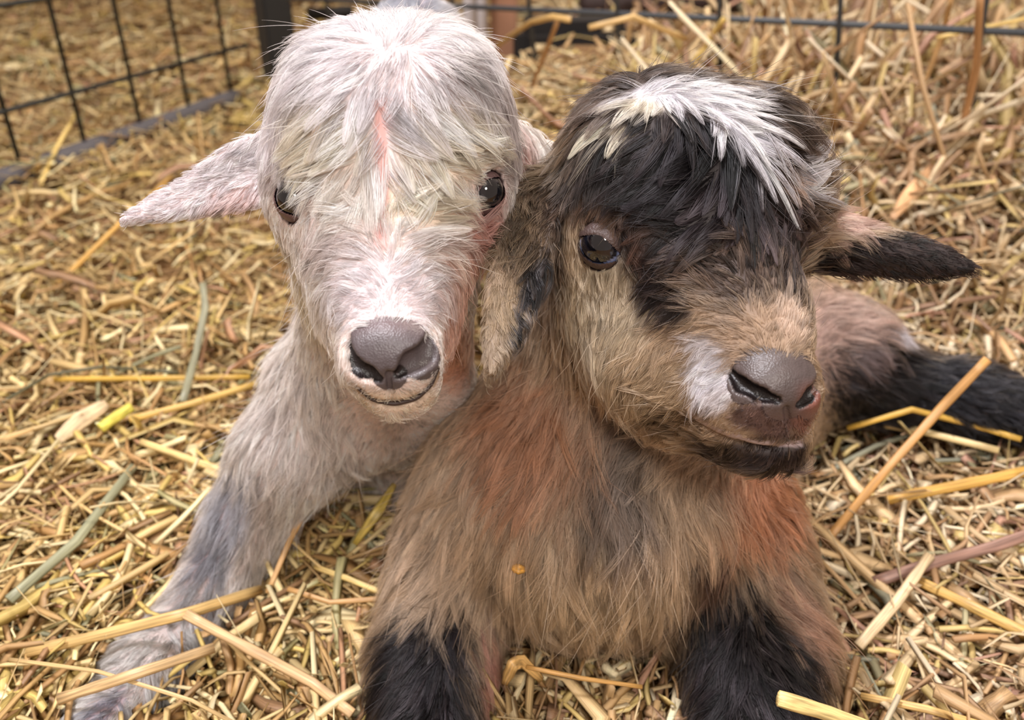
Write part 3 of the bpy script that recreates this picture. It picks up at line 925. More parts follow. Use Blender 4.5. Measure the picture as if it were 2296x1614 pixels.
    groom = [
        (1380, 190, -.7, -.3, 9, .45, .5), (1470, 195, .7, -.5, 10, .4, .5), (1540, 195, .9, -.4, 12, .4, .6), (1640, 225, 1, -.2, 15, .4, .7), (1690, 290, .8, .6, 20, .35, .85), (1670, 340, .35, 1, 20, .35, .9), (1750, 350, .8, .7, 16, .35, .85), (1540, 240, .3, .6, 11, .35, .8),
        (1620, 330, -.25, 1, 16, .3, .9), (1600, 260, .1, 1, 13, .35, .8), (1490, 240, -.2, .7, 8, .3, .8), (1400, 225, -.9, .3, 9, .4, .7), (1370, 290, -.8, .7, 16, .35, .92), (1300, 250, -.8, 0, 9, .45, .6),
        (1500, 310, -.9, .45, 17, .3, .9), (1570, 360, -.9, .45, 18, .3, .9), (1540, 440, -.93, .35, 18, .3, .92), (1560, 520, -.9, .3, 16, .3, .9), (1450, 400, -.75, .5, 13, .3, .85), (1480, 480, -.95, .2, 15, .3, .9),
        (1400, 340, -.55, .8, 11, .3, .7), (1300, 340, -.6, .8, 11, .4, .7), (1235, 300, -1, .1, 9, .6, .6), (1230, 410, -.7, .7, 9, .4, .6), (1340, 430, -.2, .9, 8, .3, .6), (1260, 480, -.4, .9, 7, .3, .5),
        (1640, 440, -.3, 1, 18, .3, .9), (1700, 470, .05, 1, 20, .35, .9), (1620, 520, -.6, .8, 14, .3, .85), (1760, 450, .5, .2, 16, .5, .85), (1800, 330, .7, -.5, 13, .5, .8), (1840, 400, .75, -.8, 16, .5, .9), (1860, 460, 1, -.3, 15, .5, .9), (1860, 540, .9, .2, 12, .4, .8),
        (1620, 600, -.65, -.6, 9, .3, .75), (1690, 590, -.15, -1, 10, .35, .75), (1760, 560, .5, -.7, 14, .45, .85), (1700, 670, -.2, -1, 3.6, .28, .6), (1770, 640, .35, -1, 8, .35, .8), (1825, 650, .5, -.6, 5, .3, .6), (1790, 690, .3, -1, 3.5, .25, .4), (1640, 660, -.6, -.7, 5, .28, .6), (1500, 570, -.95, -.1, 9, .28, .7), (1500, 640, -.8, .35, 9, .28, .6), (1560, 640, -.8, -.3, 9, .3, .7),
        (1400, 640, -.15, 1, 4.5, .22, .4), (1330, 640, -.2, 1, 5, .25, .45), (1350, 720, -.3, 1, 7, .25, .5), (1450, 740, -.7, .6, 7, .25, .5), (1550, 720, -.85, .35, 6.5, .25, .5), (1500, 840, -.85, .5, 6, .25, .45), (1420, 880, -.6, .8, 9, .3, .5),
        (1580, 810, -.9, .25, 4.5, .22, .4), (1600, 880, -.9, .3, 3.5, .2, .35), (1660, 740, -.7, -.35, 3.5, .25, .35), (1750, 740, -.1, -1, 3.2, .3, .35), (1810, 760, .6, -.6, 3.5, .35, .5), (1825, 850, .6, .3, 1.5, .2, .3), (1820, 940, .6, .5, 1.5, .2, .3), (1550, 950, -.85, .5, 5, .25, .5), (1470, 950, -.7, .7, 8, .3, .6), (1700, 1040, -.6, .7, 5, .25, .5), (1600, 1030, -.8, .6, 6, .3, .5), (1690, 925, -.7, .5, 1.0, .15, .2), (1740, 945, -.2, .9, .9, .15, .1), (1800, 930, .5, .7, .9, .15, .1), (1640, 955, -.8, .5, 1.3, .15, .2), (1700, 975, -.5, .6, .9, .15, .2),
        (1285, 610, -.2, 1, 6, .25, .45), (1290, 540, -.1, 1, 5, .22, .4), (1400, 520, .2, .7, 6, .25, .5), (1440, 580, .2, .9, 6, .2, .5),
        (1260, 780, -.5, .9, 15, .3, .6), (1130, 900, -.6, .9, 17, .35, .7), (1300, 950, -.15, 1, 20, .3, .75), (1200, 1050, -.35, 1, 24, .3, .8), (980, 1080, -.7, .9, 20, .4, .75), (1400, 1130, .05, 1, 27, .3, .8), (1600, 1130, .45, 1, 20, .3, .75), (1760, 1090, 1, .25, 14, .35, .6), (1760, 1230, .7, .9, 15, .3, .7),
        (1300, 1300, 0, 1, 24, .3, .8), (1150, 1250, -.15, 1, 24, .3, .8), (960, 1280, -.6, .9, 20, .35, .75), (1050, 1400, .1, 1, 16, .3, .7), (900, 1450, -.55, .9, 17, .35, .7), (930, 1580, -.4, 1, 14, .3, .65), (1050, 1560, .2, 1, 14, .3, .65), (1780, 1380, .8, .8, 17, .35, .7), (1600, 1380, -.1, 1, 14, .3, .6), (1700, 1560, .1, 1, 14, .3, .6), (1820, 1520, .6, .8, 14, .3, .6), (1450, 1350, .15, 1, 22, .3, .8),
        (1860, 700, .8, -.1, 14, .35, .6), (1950, 740, 1, .3, 15, .35, .6), (1900, 840, .9, .5, 14, .3, .6), (2000, 850, 1, .3, 13, .3, .65), (2150, 880, 1, .25, 12, .3, .65), (2280, 920, 1, .2, 12, .3, .65),
        (1180, 500, -.2, 1, 6, .25, .5), (1110, 620, -.3, 1, 5, .2, .4), (1090, 740, -.1, 1, 5, .22, .5), (1110, 830, 0, 1, 5, .3, .6), (1215, 590, .35, 1, 13, .35, .8), (1180, 700, .55, .9, 9, .35, .75), (1150, 790, .5, .9, 6, .3, .6),
        (1900, 480, 1, .4, 4.5, .25, .3), (1990, 520, 1, .4, 4, .25, .3), (2000, 600, 1, .15, 4, .25, .3), (1950, 630, .6, .9, 5, .4, .3), (2120, 600, 1, .2, 3.5, .22, .3), (2080, 640, .6, .8, 4, .35, .3)]
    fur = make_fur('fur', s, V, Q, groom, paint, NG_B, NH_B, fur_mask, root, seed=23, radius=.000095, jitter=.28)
    fur['label'] = 'wet dark locks on the head, tan chest, black legs, white tuft on the crown'
    eye_set(root, *eyes[0], (.42, .9), top=.40, bot=-.66, iris=(16, 18, 28), sclera=(136, 146, 186), lid=M_LID2, gz=.22)
    eye_set(root, *eyes[1], (.1, .95), top=.45, bot=-.7)
    return s, root

# ================================================================== STRAW
PAL = [((214, 178, 112), 5), ((228, 198, 138), 5), ((196, 152, 82), 4), ((236, 216, 170), 4), ((184, 140, 84), 3), ((206, 176, 78), 2), ((176, 128, 60), 2),
       ((150, 108, 70), 1.2), ((168, 160, 110), .8), ((142, 142, 112), .4), ((196, 140, 104), 1), ((222, 190, 88), 1.6)]
PC = np.array([lin(c) for c, _ in PAL]); PW = np.array([w for _, w in PAL]); PW = PW / PW.sum()

def straw_batch(cen, dirs, length, width, kind, col, r, bend=None):
    """many straws: centre, direction, length, width; kind 0 stalk, 1 flat leaf, 2 chip -> verts, faces, cols, uvs"""
    n = len(cen); NS = 5; SD = 4
    t = np.linspace(-0.5, 0.5, NS)
    up = np.tile(np.array([0, 0, 1.0]), (n, 1)) + r.normal(size=(n, 3)) * 0.35
    side = norm(np.cross(dirs, up)); nrm = norm(np.cross(side, dirs))
    if bend is None: bend = r.normal(size=(n, 2)) * np.where(kind == 1, 0.22, 0.06)[:, None]
    kink = (r.random(n) < 0.12) * r.normal(size=n) * 0.5
    ctr = cen[:, None, :] + dirs[:, None, :] * (t[None, :, None] * length[:, None, None])
    b = (t ** 2 - 0.08)[None, :, None] * length[:, None, None]
    ctr = ctr + side[:, None, :] * (bend[:, :1, None] * b * 4) + nrm[:, None, :] * (bend[:, 1:, None] * b * 4)
    ctr = ctr + side[:, None, :] * (np.maximum(t, 0)[None, :, None] * (kink * length)[:, None, None])
    tw = (r.uniform(-1, 1, n) * np.where(kind == 1, 1.6, 0.3))[:, None] * t[None] + r.uniform(-.5, .5, n)[:, None]
    wprof = np.ones((n, NS))
    leafp = 0.45 + 0.55 * np.cos(t * 2.6)
    wprof = np.where((kind == 1)[:, None], leafp[None], wprof) * (1 + 0.08 * r.normal(size=(n, NS)))
    thick = np.where(kind == 0, 0.55, 0.10)
    ca, sa = np.cos(tw)[..., None], np.sin(tw)[..., None]
    S_ = side[:, None] * ca + nrm[:, None] * sa; N_ = -side[:, None] * sa + nrm[:, None] * ca
    ang = np.array([0, math.pi / 2, math.pi, 3 * math.pi / 2])
    V = np.empty((n, NS, SD, 3))
    for j, a in enumerate(ang):
        V[:, :, j] = ctr + (math.cos(a) * S_ * (wprof * width[:, None] / 2)[..., None] + math.sin(a) * N_ * (wprof * (width * thick)[:, None] / 2)[..., None])
    V = V.reshape(n, NS * SD, 3)
    f = []
    for i in range(NS - 1):
        for j in range(SD):
            f.append((i * SD + j, i * SD + (j + 1) % SD, (i + 1) * SD + (j + 1) % SD, (i + 1) * SD + j))
    f.append((3, 2, 1, 0)); e = (NS - 1) * SD; f.append((e, e + 1, e + 2, e + 3))
    f = np.array(f)
    Fc = f[None] + (np.arange(n) * NS * SD)[:, None, None]
    shade = 1 + 0.10 * r.normal(size=(n, NS, 1, 1))
    Cc = np.clip(col[:, None, None, :] * shade, 0.01, 0.95) * np.ones((1, 1, SD, 1))
    U = np.empty((n, NS, SD, 2))
    off = r.uniform(0, 40, n)
    U[..., 0] = (off[:, None] + t[None] * 0.25)[:, :, None]
    U[..., 1] = (np.array([0, .5, 1., .5]) * 1.6)[None, None] + off[:, None, None] * 1.7
    return V, Fc.reshape(n, -1, 4), Cc.reshape(n, -1, 3), U.reshape(n, -1, 2)

def scatter(n, r, pxr, pyr):
    """places spread evenly over what the photograph shows of the floor, widened at the edges"""
    px = r.uniform(*pxr, n); py = r.uniform(*pyr, n)
    v = (807 - py) / F_PX; u = (px - 1148) / F_PX
    down = math.sin(PITCH) - v * math.cos(PITCH)
    ok = down > 0.05
    px, py, v, u, down = px[ok], py[ok], v[ok], u[ok], down[ok]
    d = CAM_H / down
    for _ in range(30):
        x = u * d; y = d * (math.cos(PITCH) + v * math.sin(PITCH))
        h = bed_h(x, y); d = 0.7 * d + 0.3 * (CAM_H - h) / down
    x = u * d; y = d * (math.cos(PITCH) + v * math.sin(PITCH))
    keep = (y < 5) & (np.abs(x) < 4)
    return np.stack([x, y, bed_h(x, y)], 1)[keep], d[keep]

def join_straws(parts, keep=None):
    Vs, Fs, Cs, Us = [], [], [], []; o = 0
    for V, Fc, Cc, U in parts:
        n, k = V.shape[:2]
        Vs.append(V.reshape(-1, 3)); Fs.append(Fc.reshape(-1, 4) + o); Cs.append(Cc.reshape(-1, 3)); Us.append(U.reshape(-1, 2)); o += n * k
    return np.concatenate(Vs), np.concatenate(Fs), np.concatenate(Cs), np.concatenate(Us)

def build_straw(shapes):
    r = np.random.default_rng(5)
    # ground under the straw
    gx = np.linspace(-3.2, 3.2, 161); gy = np.linspace(-0.3, 5.2, 141)
    X, Y = np.meshgrid(gx, gy)
    Z = bed_h(X, Y) - 0.012
    V = np.stack([X, Y, Z], -1).reshape(-1, 3)
    i = np.arange(140 * 160).reshape(140, 160); a = (np.arange(140)[:, None] * 161 + np.arange(160)[None]).ravel()
    Fq = np.stack([a, a + 1, a + 162, a + 161], 1)
    mg = mat_plain('trodden_straw_litter', (120, 88, 50), 0.8, bump=1.0, bscale=90, mottle=0.6)  # litter colour darkened so the gaps between straws look shaded
    tag(mesh_obj('floor', V, Fq, mg), kind='structure')
    N = N_STRAW
    c, d = scatter(N, r, (-500, 2800), (-60, 1900))
    c2, d2 = scatter(N // 5, r, (-2200, 4500), (-60, 2600))
    c3, d3 = scatter(N // 2, r, (-400, 2700), (-60, 420))
    c = np.concatenate([c, c2, c3]); d = np.concatenate([d, d2, d3]); n = len(c)
    kind = r.choice([0, 1, 2], n, p=[.44, .36, .20])
    length = np.where(kind == 2, r.uniform(.006, .022, n), np.exp(r.normal(-3.25, .55, n)))
    length = np.clip(length, .006, .16) 
    width = np.where(kind == 0, np.clip(np.exp(r.normal(-5.95, .42, n)), .001, .006), np.where(kind == 1, np.clip(np.exp(r.normal(-5.6, .45, n)), .0015, .011), r.uniform(.002, .009, n)))
    far = smooth01((d - .9) / .9)
    width = width * (1 + .9 * far); length = length * (1 + .5 * far)
    a = r.uniform(0, 2 * math.pi, n); tilt = r.normal(size=n) * np.where(kind == 2, .5, .22)
    right = (c[:, 0] > .12) & (c[:, 1] > .5)
    tilt = np.where(right, tilt * 2.3, tilt * np.clip(.045 / length, .25, 1))
    dirs = norm(np.stack([np.cos(a) * np.cos(tilt), np.sin(a) * np.cos(tilt), np.sin(tilt)], 1))
    c = c.copy(); layer = r.random(n)
    c[:, 2] += -0.012 + 0.030 * layer + np.abs(np.sin(tilt)) * length * 0.30
    ci = r.choice(len(PC), n, p=PW); col = PC[ci] * np.clip(1 + .10 * r.normal(size=(n, 1)), .7, 1.4)
    heap = smooth01((c[:, 0] - .05) / .2) * smooth01((c[:, 1] - .62) / .25)
    width = width * (1.15 + 1.0 * heap); length = length * (1 + .9 * heap)
    thin = (r.random(n) < .12) & (kind == 1)
    width = np.where(thin, .0011, width); length = np.where(thin, r.uniform(.04, .11, n), length)
    # left side is yellower, the right a little paler and pinker
    col = col * .74 + col.mean(1, keepdims=True) * .32
    px, _, _ = proj(c)
    w = smooth01((px - 500) / 1500)[:, None]
    col = col * (np.array([1.0, .95, .74]) * (1 - w) + np.array([.97, .94, .92]) * w)
    # keep clear of the animals
    bad = np.zeros(n, bool)
    for s in shapes:
        for k, tt in enumerate((-0.5, -.25, 0, .25, 0.5)):
            p = c + dirs * (length * tt)[:, None]
            near = (np.abs(p[:, 0] - .07) < .45) & (p[:, 1] < 1.0) & (p[:, 1] > 0) & ~bad
            idx = np.nonzero(near)[0]
            v = s(p[idx]); bad[idx[v < 0.0015]] = True
    lift_bad = (c[:, 2] > .30)
    # nothing may hang right before the lens
    # heap part of the far litter against the bottom rail of the left panel
    m_ = RAILP
    tt = np.clip(((c[:, :2] - m_[0]) @ (m_[1] - m_[0])) / ((m_[1] - m_[0]) @ (m_[1] - m_[0])), 0, 1)
    dist = np.linalg.norm(c[:, :2] - (m_[0] + tt[:, None] * (m_[1] - m_[0])), axis=1)
    c[:, 2] += .010 * np.exp(-(dist / .035) ** 2) * (np.sin(tt * 31) * .5 + .65)
    ok = ~bad & ~lift_bad & (d > .20)
    c, dirs, length, width, kind, col = [z[ok] for z in (c, dirs, length, width, kind, col)]
    V, Fc, Cc, U = straw_batch(c, dirs, length, width, kind, col, r)
    # the largest in the photograph become objects of their own
    qx, qy, qd = proj(c)
    vis = (qx > 20) & (qx < 2270) & (qy > 30) & (qy < 1600)
    # hidden behind a kid?
    hid = np.zeros(len(c), bool)
    size = length * width / qd ** 2 * (kind != 2) * vis * (c[:, 2] > bed_h(c[:, 0], c[:, 1]) + .006)
    order = np.argsort(-size)[:3000]
    pick = []
    lo_, hi_ = V.min(1), V.max(1)
    for i in order:
        ts = np.linspace(.25, .97, 40)[:, None]
        seg = C0 + (c[i] - C0) * ts
        if pick:
            ov = np.clip(np.minimum(hi_[pick], hi_[i]) - np.maximum(lo_[pick], lo_[i]), 0, None).prod(1)
            if ov.max() > 3e-5: continue
        if size[i] <= 0: break
        if c[i][2] - bed_h(c[i][0], c[i][1]) > .03 or abs(dirs[i][2]) > .55: continue
        if all((s(seg) > 0).all() for s in shapes):
            pick.append(i)
        if len(pick) >= N_SINGLE: break
    pick = np.array(pick); rest = np.ones(len(c), bool); rest[pick] = False
    v, f, cc, u = join_straws([(V[rest], np.arange(V[rest].shape[0])[:, None, None] * 20 + (Fc[rest] - Fc[rest].min(axis=(1, 2), keepdims=True)), Cc[rest], U[rest])])
    tag(mesh_obj('straw_bedding', v, f, M_STRAW, cols=cc, uvs=u), 'thick loose bedding of chopped golden straw covering the barn floor', 'straw', kind='stuff')
    for i in pick:
        f0 = Fc[i] - Fc[i].min()
        x, y, dd = proj(c[i])
        flat = kind[i] == 1
        zone = 'far ' if dd > .75 else ('near ' if dd < .48 else '')
        side = zone + ('left of the white kid' if x < 640 else ('right of the brown kid' if x > 1500 else 'between the two kids'))
        cm = Cc[i].mean(0); lum = cm @ np.array([.3, .6, .1])
        hue = 'greenish' if cm[1] > cm[0] * .93 else ('pale' if lum > .48 else ('brown' if lum < .24 else 'golden'))
        ln = 'long' if length[i] > .07 else ('short' if length[i] < .035 else 'medium-length')
        pd = proj(c[i] + dirs[i] * .01); an = math.degrees(math.atan2(-(pd[1] - y), pd[0] - x)) % 180
        way = 'lying level' if an < 20 or an > 160 else ('rising to the right' if an < 70 else ('pointing away' if an < 110 else 'falling to the right'))
        what = '%s %s %s, %s,' % (ln, hue, 'flat straw blade' if flat else 'round straw stalk', way)
        o = mesh_obj('flat_straw' if flat else 'straw', V[i], f0, M_STRAW, cols=Cc[i], uvs=U[i])
        tag(o, '%s %s' % (what, side), 'straw', 'straws %s, %s %s' % (side, ln, hue) + (' blades' if flat else ' stalks'))

def tube(name, pts, width, col, thick=.38, parent=None, mat=None, seed=0, flat=False):
    """a hand-placed straw along a 3-D polyline"""
    r = np.random.default_rng(seed)
    pts = np.array(pts, float)
    seg = []
    for a, b in zip(pts[:-1], pts[1:]):
        for t in np.linspace(0, 1, 4, endpoint=False): seg.append(a + (b - a) * t)
    seg.append(pts[-1]); c = np.array(seg); m = len(c); SD = 8
    tn = norm(np.gradient(c, axis=0)); up = norm(C0 - c)
    sd = norm(np.cross(tn, up)); nn = norm(np.cross(sd, tn))
    w = (width if np.ndim(width) else np.full(m, width)) * (1 + .05 * r.normal(size=m))
    if flat: w = w * (0.35 + 0.65 * np.sin(np.linspace(.25, math.pi - .25, m)))
    V = np.empty((m, SD, 3)); U = np.empty((m, SD, 2)); cc = np.empty((m, SD, 3))
    th = .12 if flat else thick
    for j in range(SD):
        a = 2 * math.pi * j / SD
        V[:, j] = c + sd * (math.cos(a) * w / 2)[:, None] + nn * (math.sin(a) * w * th / 2)[:, None]
        U[:, j, 0] = np.linspace(0, .35, m) + seed; U[:, j, 1] = .45 * abs(j - SD / 2) / SD * 2 + seed * 3
        cc[:, j] = lin(col)[None] * (1 + .08 * r.normal(size=(m, 1)))
    f = [(i * SD + j, i * SD + (j + 1) % SD, (i + 1) * SD + (j + 1) % SD, (i + 1) * SD + j) for i in range(m - 1) for j in range(SD)]
    f.append(tuple(range(SD - 1, -1, -1))); f.append(tuple((m - 1) * SD + j for j in range(SD)))
    o = mesh_obj(name, V.reshape(-1, 3), f, mat or M_STRAW, parent, cols=np.clip(cc.reshape(-1, 3), 0, 1), uvs=U.reshape(-1, 2))
    return o

def hero_straws():
    def G(px, py, e=.012):
        p = ground_hit(px, py, e + (.012 if e < .03 else .003))
        return p
    S = [  # label, points (px, py, height above the bed), width px, colour, flat
        ('long golden straw crossing over the grey ankle of the white kid', [(60, 1462, .012), (240, 1420, .03), (420, 1375, .046), (585, 1322, .016)], 25, (206, 172, 112), 0),
        ('pale broad straw slanting from the grey leg to the bottom of the picture', [(415, 1376, .05), (560, 1455, .028), (700, 1530, .016), (790, 1600, .012)], 24, (206, 170, 124), 0),
        ('short pale straw lying across the lower grey foreleg', [(130, 1568, .02), (300, 1512, .045), (480, 1452, .038)], 25, (200, 168, 122), 0),
        ('thin pale straw bent over the foot of the grey foreleg', [(20, 1478, .012), (220, 1505, .04), (430, 1570, .04), (560, 1640, .012)], 9, (214, 182, 128), 0),
        ('long grey-green blade slanting down at the left edge', [(300, 1045, .012), (170, 1215, .014), (20, 1345, .012)], 22, (150, 150, 120), 0),
        ('yellow straw upright against the left wire panel', [(90, 415, .002), (128, 330, .03), (172, 250, .065)], 9, (222, 190, 112), 0),
        ('long straw leaning from the ear tip of the white kid towards the floor', [(125, 640, .006), (250, 520, .03), (385, 395, .03)], 11, (206, 160, 84), 0),
        ('orange-brown straw standing up before the black hind leg', [(1850, 1215, .012), (1990, 1050, .040), (2110, 915, .070), (2215, 805, .10)], 20, (196, 146, 84), 0),
        ('yellow straw draped over the black hind foot', [(1900, 960, .02), (2045, 918, .048), (2170, 950, .04), (2290, 985, .025)], 13, (214, 170, 74), 0),
        ('pale straw under the yellow one at the black hind foot', [(1930, 945, .016), (2060, 965, .03), (2240, 1010, .02)], 15, (222, 196, 140), 0),
        ('cut pale straw pointing into the bottom right corner', [(1745, 1565, .075), (1860, 1600, .06), (1990, 1650, .04)], 34, (232, 206, 140), 0),
        ('purplish thick straw lying at the right edge', [(1960, 1305, .014), (2090, 1262, .018), (2230, 1225, .020), (2330, 1190, .018)], 26, (156, 122, 108), 0),
        ('pale split straw slanting beside the purplish straw', [(2085, 1245, .024), (2010, 1350, .020), (1925, 1448, .014)], 24, (226, 200, 160), 0),
        ('golden straw slanting down to the right edge', [(2050, 1298, .014), (2180, 1360, .018), (2310, 1425, .014)], 25, (206, 168, 98), 0),
        ('long gold straw along the right edge under the hind foot', [(1990, 1120, .014), (2140, 1090, .018), (2310, 1055, .02)], 24, (208, 162, 80), 0),
        ('long gold straw running along the bottom right', [(1930, 1560, .014), (2080, 1590, .02), (2250, 1640, .014)], 17, (212, 174, 110), 0),
        ('tall bent straw arching before the tan board', [(1110, 105, .07), (1190, 50, .10), (1240, 38, .105), (1280, 45, .10)], 13, (206, 168, 104), 0),
        ('brown straw leaning up to the arching straw', [(1190, 200, .01), (1222, 120, .055), (1250, 48, .10)], 10, (190, 146, 98), 0),
        ('long bent straw arching over behind the brown kid', [(1320, 62, .085), (1420, 38, .10), (1540, 88, .07)], 13, (214, 178, 118), 0),
        ('short pale straw standing up behind the white tuft', [(1545, 155, .03), (1590, 90, .06), (1625, 40, .09)], 13, (220, 188, 110), 0),
        ('tall tan straw standing near the top right corner', [(2150, 320, .02), (2190, 150, .12), (2198, -20, .20)], 17, (196, 150, 104), 0),
        ('slender straw standing left of the tall tan one', [(2068, 200, .02), (2110, 90, .08), (2135, -10, .13)], 11, (200, 158, 104), 0),
        ('pale straw slanting across the back wire at the right edge', [(2100, 85, .10), (2190, 65, .11), (2310, 40, .12)], 9, (228, 196, 120), 0),
        ('long pale straw slanting down in the right heap', [(1838, 110, .05), (1880, 185, .04), (1925, 250, .025)], 12, (224, 190, 126), 0),
        ('dark thin straw hanging at the right edge of the heap', [(2232, 225, .05), (2262, 300, .035), (2290, 410, .02)], 9, (132, 104, 56), 0),
        ('broad pink-tan blade slanting behind the black-lined ear', [(2000, 490, .016), (2050, 425, .026), (2095, 370, .03)], 34, (214, 168, 122), 1),
        ('broad pale husk blade below the white kid ear', [(130, 985, .012), (185, 940, .016), (240, 905, .016)], 40, (226, 200, 160), 1),
        ('greenish yellow cut straw at the left of the bedding', [(225, 960, .016), (260, 935, .018), (295, 912, .018)], 24, (218, 206, 92), 0),
        ('long yellow straw left of the white kid chest', [(120, 850, .012), (330, 848, .016), (560, 845, .012)], 12, (206, 166, 74), 0),
        ('long pale gold straw running into the white kid shoulder', [(290, 940, .014), (430, 905, .016), (570, 862, .014)], 15, (214, 176, 96), 0),
        ('bright pale straw pointing at the white kid elbow', [(315, 990, .014), (400, 1020, .016), (498, 1056, .012)], 15, (236, 206, 140), 0),
        ('dark green grass stem curved across the left bedding', [(0, 905, .014), (110, 840, .018), (230, 822, .018), (400, 835, .014)], 8, (88, 82, 52), 0),
        ('grey-green blade upright left of the white kid neck', [(410, 900, .014), (440, 790, .03), (460, 690, .045), (455, 635, .055)], 16, (140, 138, 112), 0),
        ('curled pale husk before the brown kid chest', [(1130, 1535, .03), (1150, 1490, .045), (1170, 1480, .045), (1215, 1525, .03)], 30, (212, 170, 106), 1),
        ('long golden straw lying across the gap between black forelegs', [(1180, 1495, .04), (1300, 1520, .036), (1440, 1540, .03)], 10, (200, 152, 84), 0),
        ('yellow straw slanting down below the white kid chin', [(705, 1270, .016), (775, 1295, .018), (860, 1330, .014)], 13, (232, 202, 130), 0),
        ('greenish yellow blade standing below the white kid chin', [(795, 1220, .01), (845, 1150, .025), (885, 1085, .04)], 24, (196, 168, 80), 1),
        ('tan straw leaning against the inner side of the grey leg', [(600, 1330, .015), (650, 1210, .04), (715, 1090, .07)], 12, (204, 160, 104), 0),
        ('thin straw slanting between grey leg and brown kid', [(645, 1320, .02), (740, 1350, .02), (890, 1340, .018)], 12, (190, 146, 90), 0)]
    for k, (lab, pts, wpx, col, fl) in enumerate(S):
        q = [G(x, y, e) for x, y, e in pts]
        if any(p is None for p in q):
            base = next(p for p in q if p is not None)
            q = [p if p is not None else P(x, y, proj(base)[2]) for p, (x, y, e) in zip(q, pts)]
        q = np.array(q); d = proj(q)[2].mean()
        o = tube('flat_straw' if fl else 'straw', q, wpx * d / F_PX, col, seed=k + 1, flat=bool(fl))
        tag(o, lab, 'straw')
    # the flake stuck in the chest fur
    d = BROWN.surf(1162, 1274)
    a = P(1148, 1272, d - .007); b = P(1178, 1277, d - .007)
    o = tube('straw_flake', [a, (a + b) / 2 + AX[2] * .001, b], 22 * d / F_PX, (206, 150, 60), seed=77, flat=True)
    tag(o, 'small orange straw flake stuck in the chest fur of the brown kid', 'straw')

# ================================================================== FENCES AND THINGS BEHIND
def rod(name, a, b, r, mat, parent=None, sides=10, jitter=0):
    a = np.array(a, float); b = np.array(b, float)
    ax = norm(b - a); ref = np.array([0, 0, 1.0]) if abs(ax[2]) < .9 else np.array([1.0, 0, 0])
    s = norm(np.cross(ax, ref)); n = np.cross(s, ax)
    m = 2 if not jitter else 24
    V = []
    rr = np.random.default_rng(3)
    for i in range(m):
        c = a + (b - a) * i / (m - 1)
        for j in range(sides):
            t = 2 * math.pi * j / sides
            k = r * (1 + (jitter * rr.normal() if jitter else 0))
            V.append(c + k * (math.cos(t) * s + math.sin(t) * n))
    f = [(i * sides + j, i * sides + (j + 1) % sides, (i + 1) * sides + (j + 1) % sides, (i + 1) * sides + j) for i in range(m - 1) for j in range(sides)]
    f.append(tuple(range(sides - 1, -1, -1))); f.append(tuple((m - 1) * sides + j for j in range(sides)))
    return mesh_obj(name, V, f, mat, parent)

def box(name, c, sx, sy, sz, rz, mat, parent=None, bev=.003):
    import bmesh
    bm = bmesh.new(); bmesh.ops.create_cube(bm, size=1)
    bmesh.ops.scale(bm, vec=(sx, sy, sz), verts=bm.verts)
    bmesh.ops.bevel(bm, geom=bm.edges[:], offset=bev, segments=2, affect='EDGES')
    bmesh.ops.rotate(bm, cent=(0, 0, 0), matrix=__import__('mathutils').Matrix.Rotation(rz, 3, 'Z'), verts=bm.verts)
    bmesh.ops.translate(bm, vec=c, verts=bm.verts)
    me = bpy.data.meshes.new(name); bm.to_mesh(me); bm.free(); me.materials.append(mat)
    return link(bpy.data.objects.new(name, me), parent)

def at_depth_line(px, A, B):
    """point of the floor line A-B seen in picture column px"""
    u = (px - 1148) / F_PX
    # x = u * depth, depth = y cos + (CAM_H - z) sin
    f = lambda p: p[0] - u * proj(p)[2]
    a, b = f(A), f(B); t = a / (a - b)
    return A + (B - A) * t

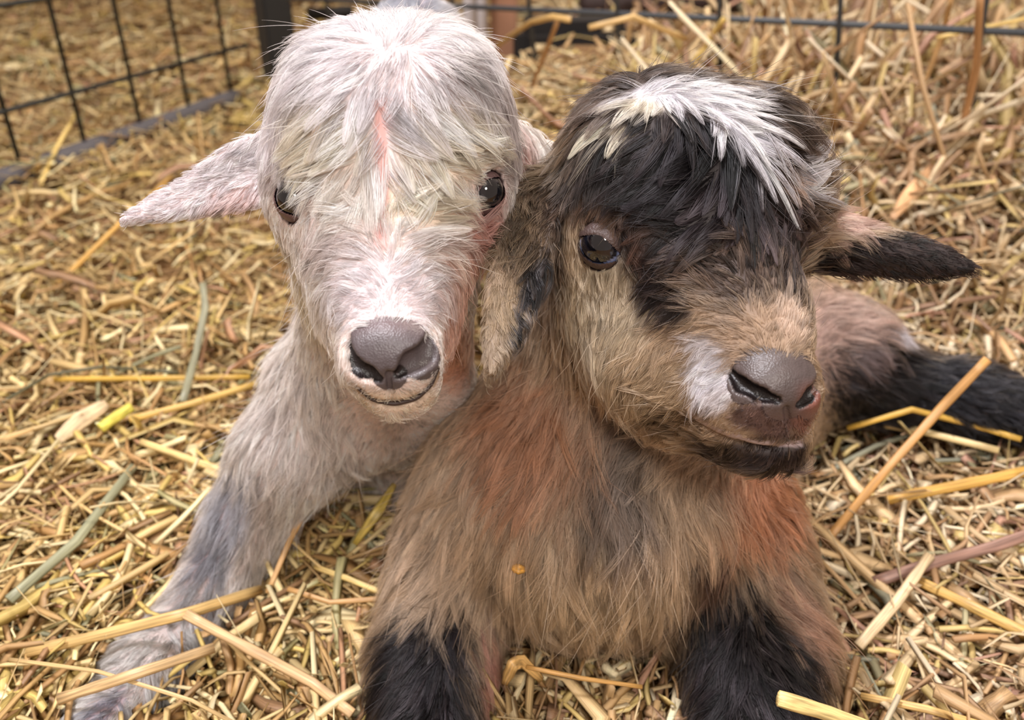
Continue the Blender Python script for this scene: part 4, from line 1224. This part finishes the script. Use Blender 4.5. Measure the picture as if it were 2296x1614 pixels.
def build_fences():
    zl = 0.03
    def GP(px, py, z):
        v = (807 - py) / F_PX; down = math.sin(PITCH) - v * math.cos(PITCH); d = (CAM_H - z) / down
        return P(px, py, d)
    A = GP(50, 385, zl); B = GP(425, 255, zl)
    step = (B - A) / 3
    L = empty('wire_panel', A); tag(L, 'black wire mesh panel with a grey bottom rail at the left', 'fence', 'pen fences')
    for k in range(-3, 5):
        p = A + step * k
        rod('wire', p - np.array([0, 0, .01]), p + np.array([0, 0, .62]), .0030, M_WIRE_D, L)
    xw = P(0, 245, 1); 
    for h_i in range(5):
        z = zl + HW_L + .115 * h_i
        a = A + step * -3.3; b = A + step * 4.6
        rod('wire', (a[0], a[1], z), (b[0], b[1], z), .0032, M_WIRE_D, L)
    a = A + step * -3.4; b = A + step * 4.1
    rail = rod('rail', (a[0], a[1], zl - .005), (b[0], b[1], zl), .0140, M_RAIL, L, 12, jitter=.05)
    rail['label'] = 'thick grey bottom rail half sunk in the straw'
    post = A + step * 4.95
    pb = at_depth_line(633, A, A + step * 8)
    o = box('fence_post', (pb[0], pb[1], .35), .050, .050, .70, math.radians(35), M_POST)
    tag(o, 'black square fence post standing behind the head of the white kid', 'post')
    # back panel
    D0, sx, sz_ = 1.12, .0919 * 1.12, .0634 * 1.12
    b0 = np.array([.0215 * D0, 0, 0])
    def BP(i, z):
        dep = D0 - sz_ * i; x = .0215 * D0 + sx * i
        # solve world y for this depth and height
        y = (dep - (CAM_H - z) * math.sin(PITCH)) / math.cos(PITCH)
        return np.array([x, y, z])
    root = empty('wire_panel', BP(0, .12)); tag(root, 'grey wire mesh panel running along the back right of the pen', 'fence', 'pen fences')
    for i in range(-3, 9):
        q = BP(i, .12)
        if i > 5: break
        rod('wire', (q[0] + .13 * .16, q[1], .03), (q[0] - .13 * .47, q[1], .66), .0028, M_WIRE, root)
    def BPz(i, z):   # keep the panel plane upright
        q = BP(i, .12); return np.array([q[0], q[1], z])
    for k, z in enumerate((.078, .203, .328, .453, .578)):
        rod('wire', BPz(-3.7, z - .022), BPz(5.6, z + .038), .0034, M_WIRE, root)
    # board, white strip, dark things beyond the back panel
    q = P(1130, 60, 1.42)
    o = box('timber_post', (q[0], q[1], .33), .043, .03, .66, .0, M_BOARD); tag(o, 'tan wooden post behind the heads of the two kids', 'post')
    q = P(1066, 60, 1.36)
    W = empty('white_pipe', (q[0], q[1], .0)); tag(W, 'glossy white upright beside the tan post', 'pipe')
    rod('pipe', (q[0] - .010, q[1], 0), (q[0] - .010, q[1], .6), .010, M_WHITE, W, 16)
    rod('pipe', (q[0] + .010, q[1] + .004, 0), (q[0] + .010, q[1] + .004, .6), .009, M_WHITE, W, 16)
    q = P(1285, 85, 1.42)
    o = box('feed_tub', (q[0], q[1], .078), .20, .10, .135, .1, M_DARK, bev=.02); tag(o, 'low black tub behind the back wire panel', 'tub')
    a = P(1300, 12, 1.75); b = P(1660, -6, 1.75)
    o = rod('timber_log', a, b, .030, M_BROWN, sides=14, jitter=.03); tag(o, 'dark brown timber lying beyond the back wire panel', 'timber')
    a = P(690, 32, 1.75); b = P(790, 26, 1.75)
    o = rod('black_bar', a, b, .012, M_DARK, sides=10); tag(o, 'short black bar behind the crown of the white kid', 'bar')

HW_L = .075
def _gp(px, py, z):
    v = (807 - py) / F_PX; return P(px, py, (CAM_H - z) / (math.sin(PITCH) - v * math.cos(PITCH)))
RAILP = (_gp(50, 385, .03)[:2] * 1.0, _gp(425, 255, .03)[:2] * 1.0)
RAILP = (RAILP[0] - (RAILP[1] - RAILP[0]) * 1.1, RAILP[1] + (RAILP[1] - RAILP[0]) * .4)
NG_W, NH_W = 15000, 150000
NG_B, NH_B = 20000, 190000
N_STRAW, N_SINGLE = 34000, 270

WHITE, white_root = build_white()
BROWN, brown_root = build_brown()
build_straw([WHITE, BROWN])
hero_straws()
build_fences()
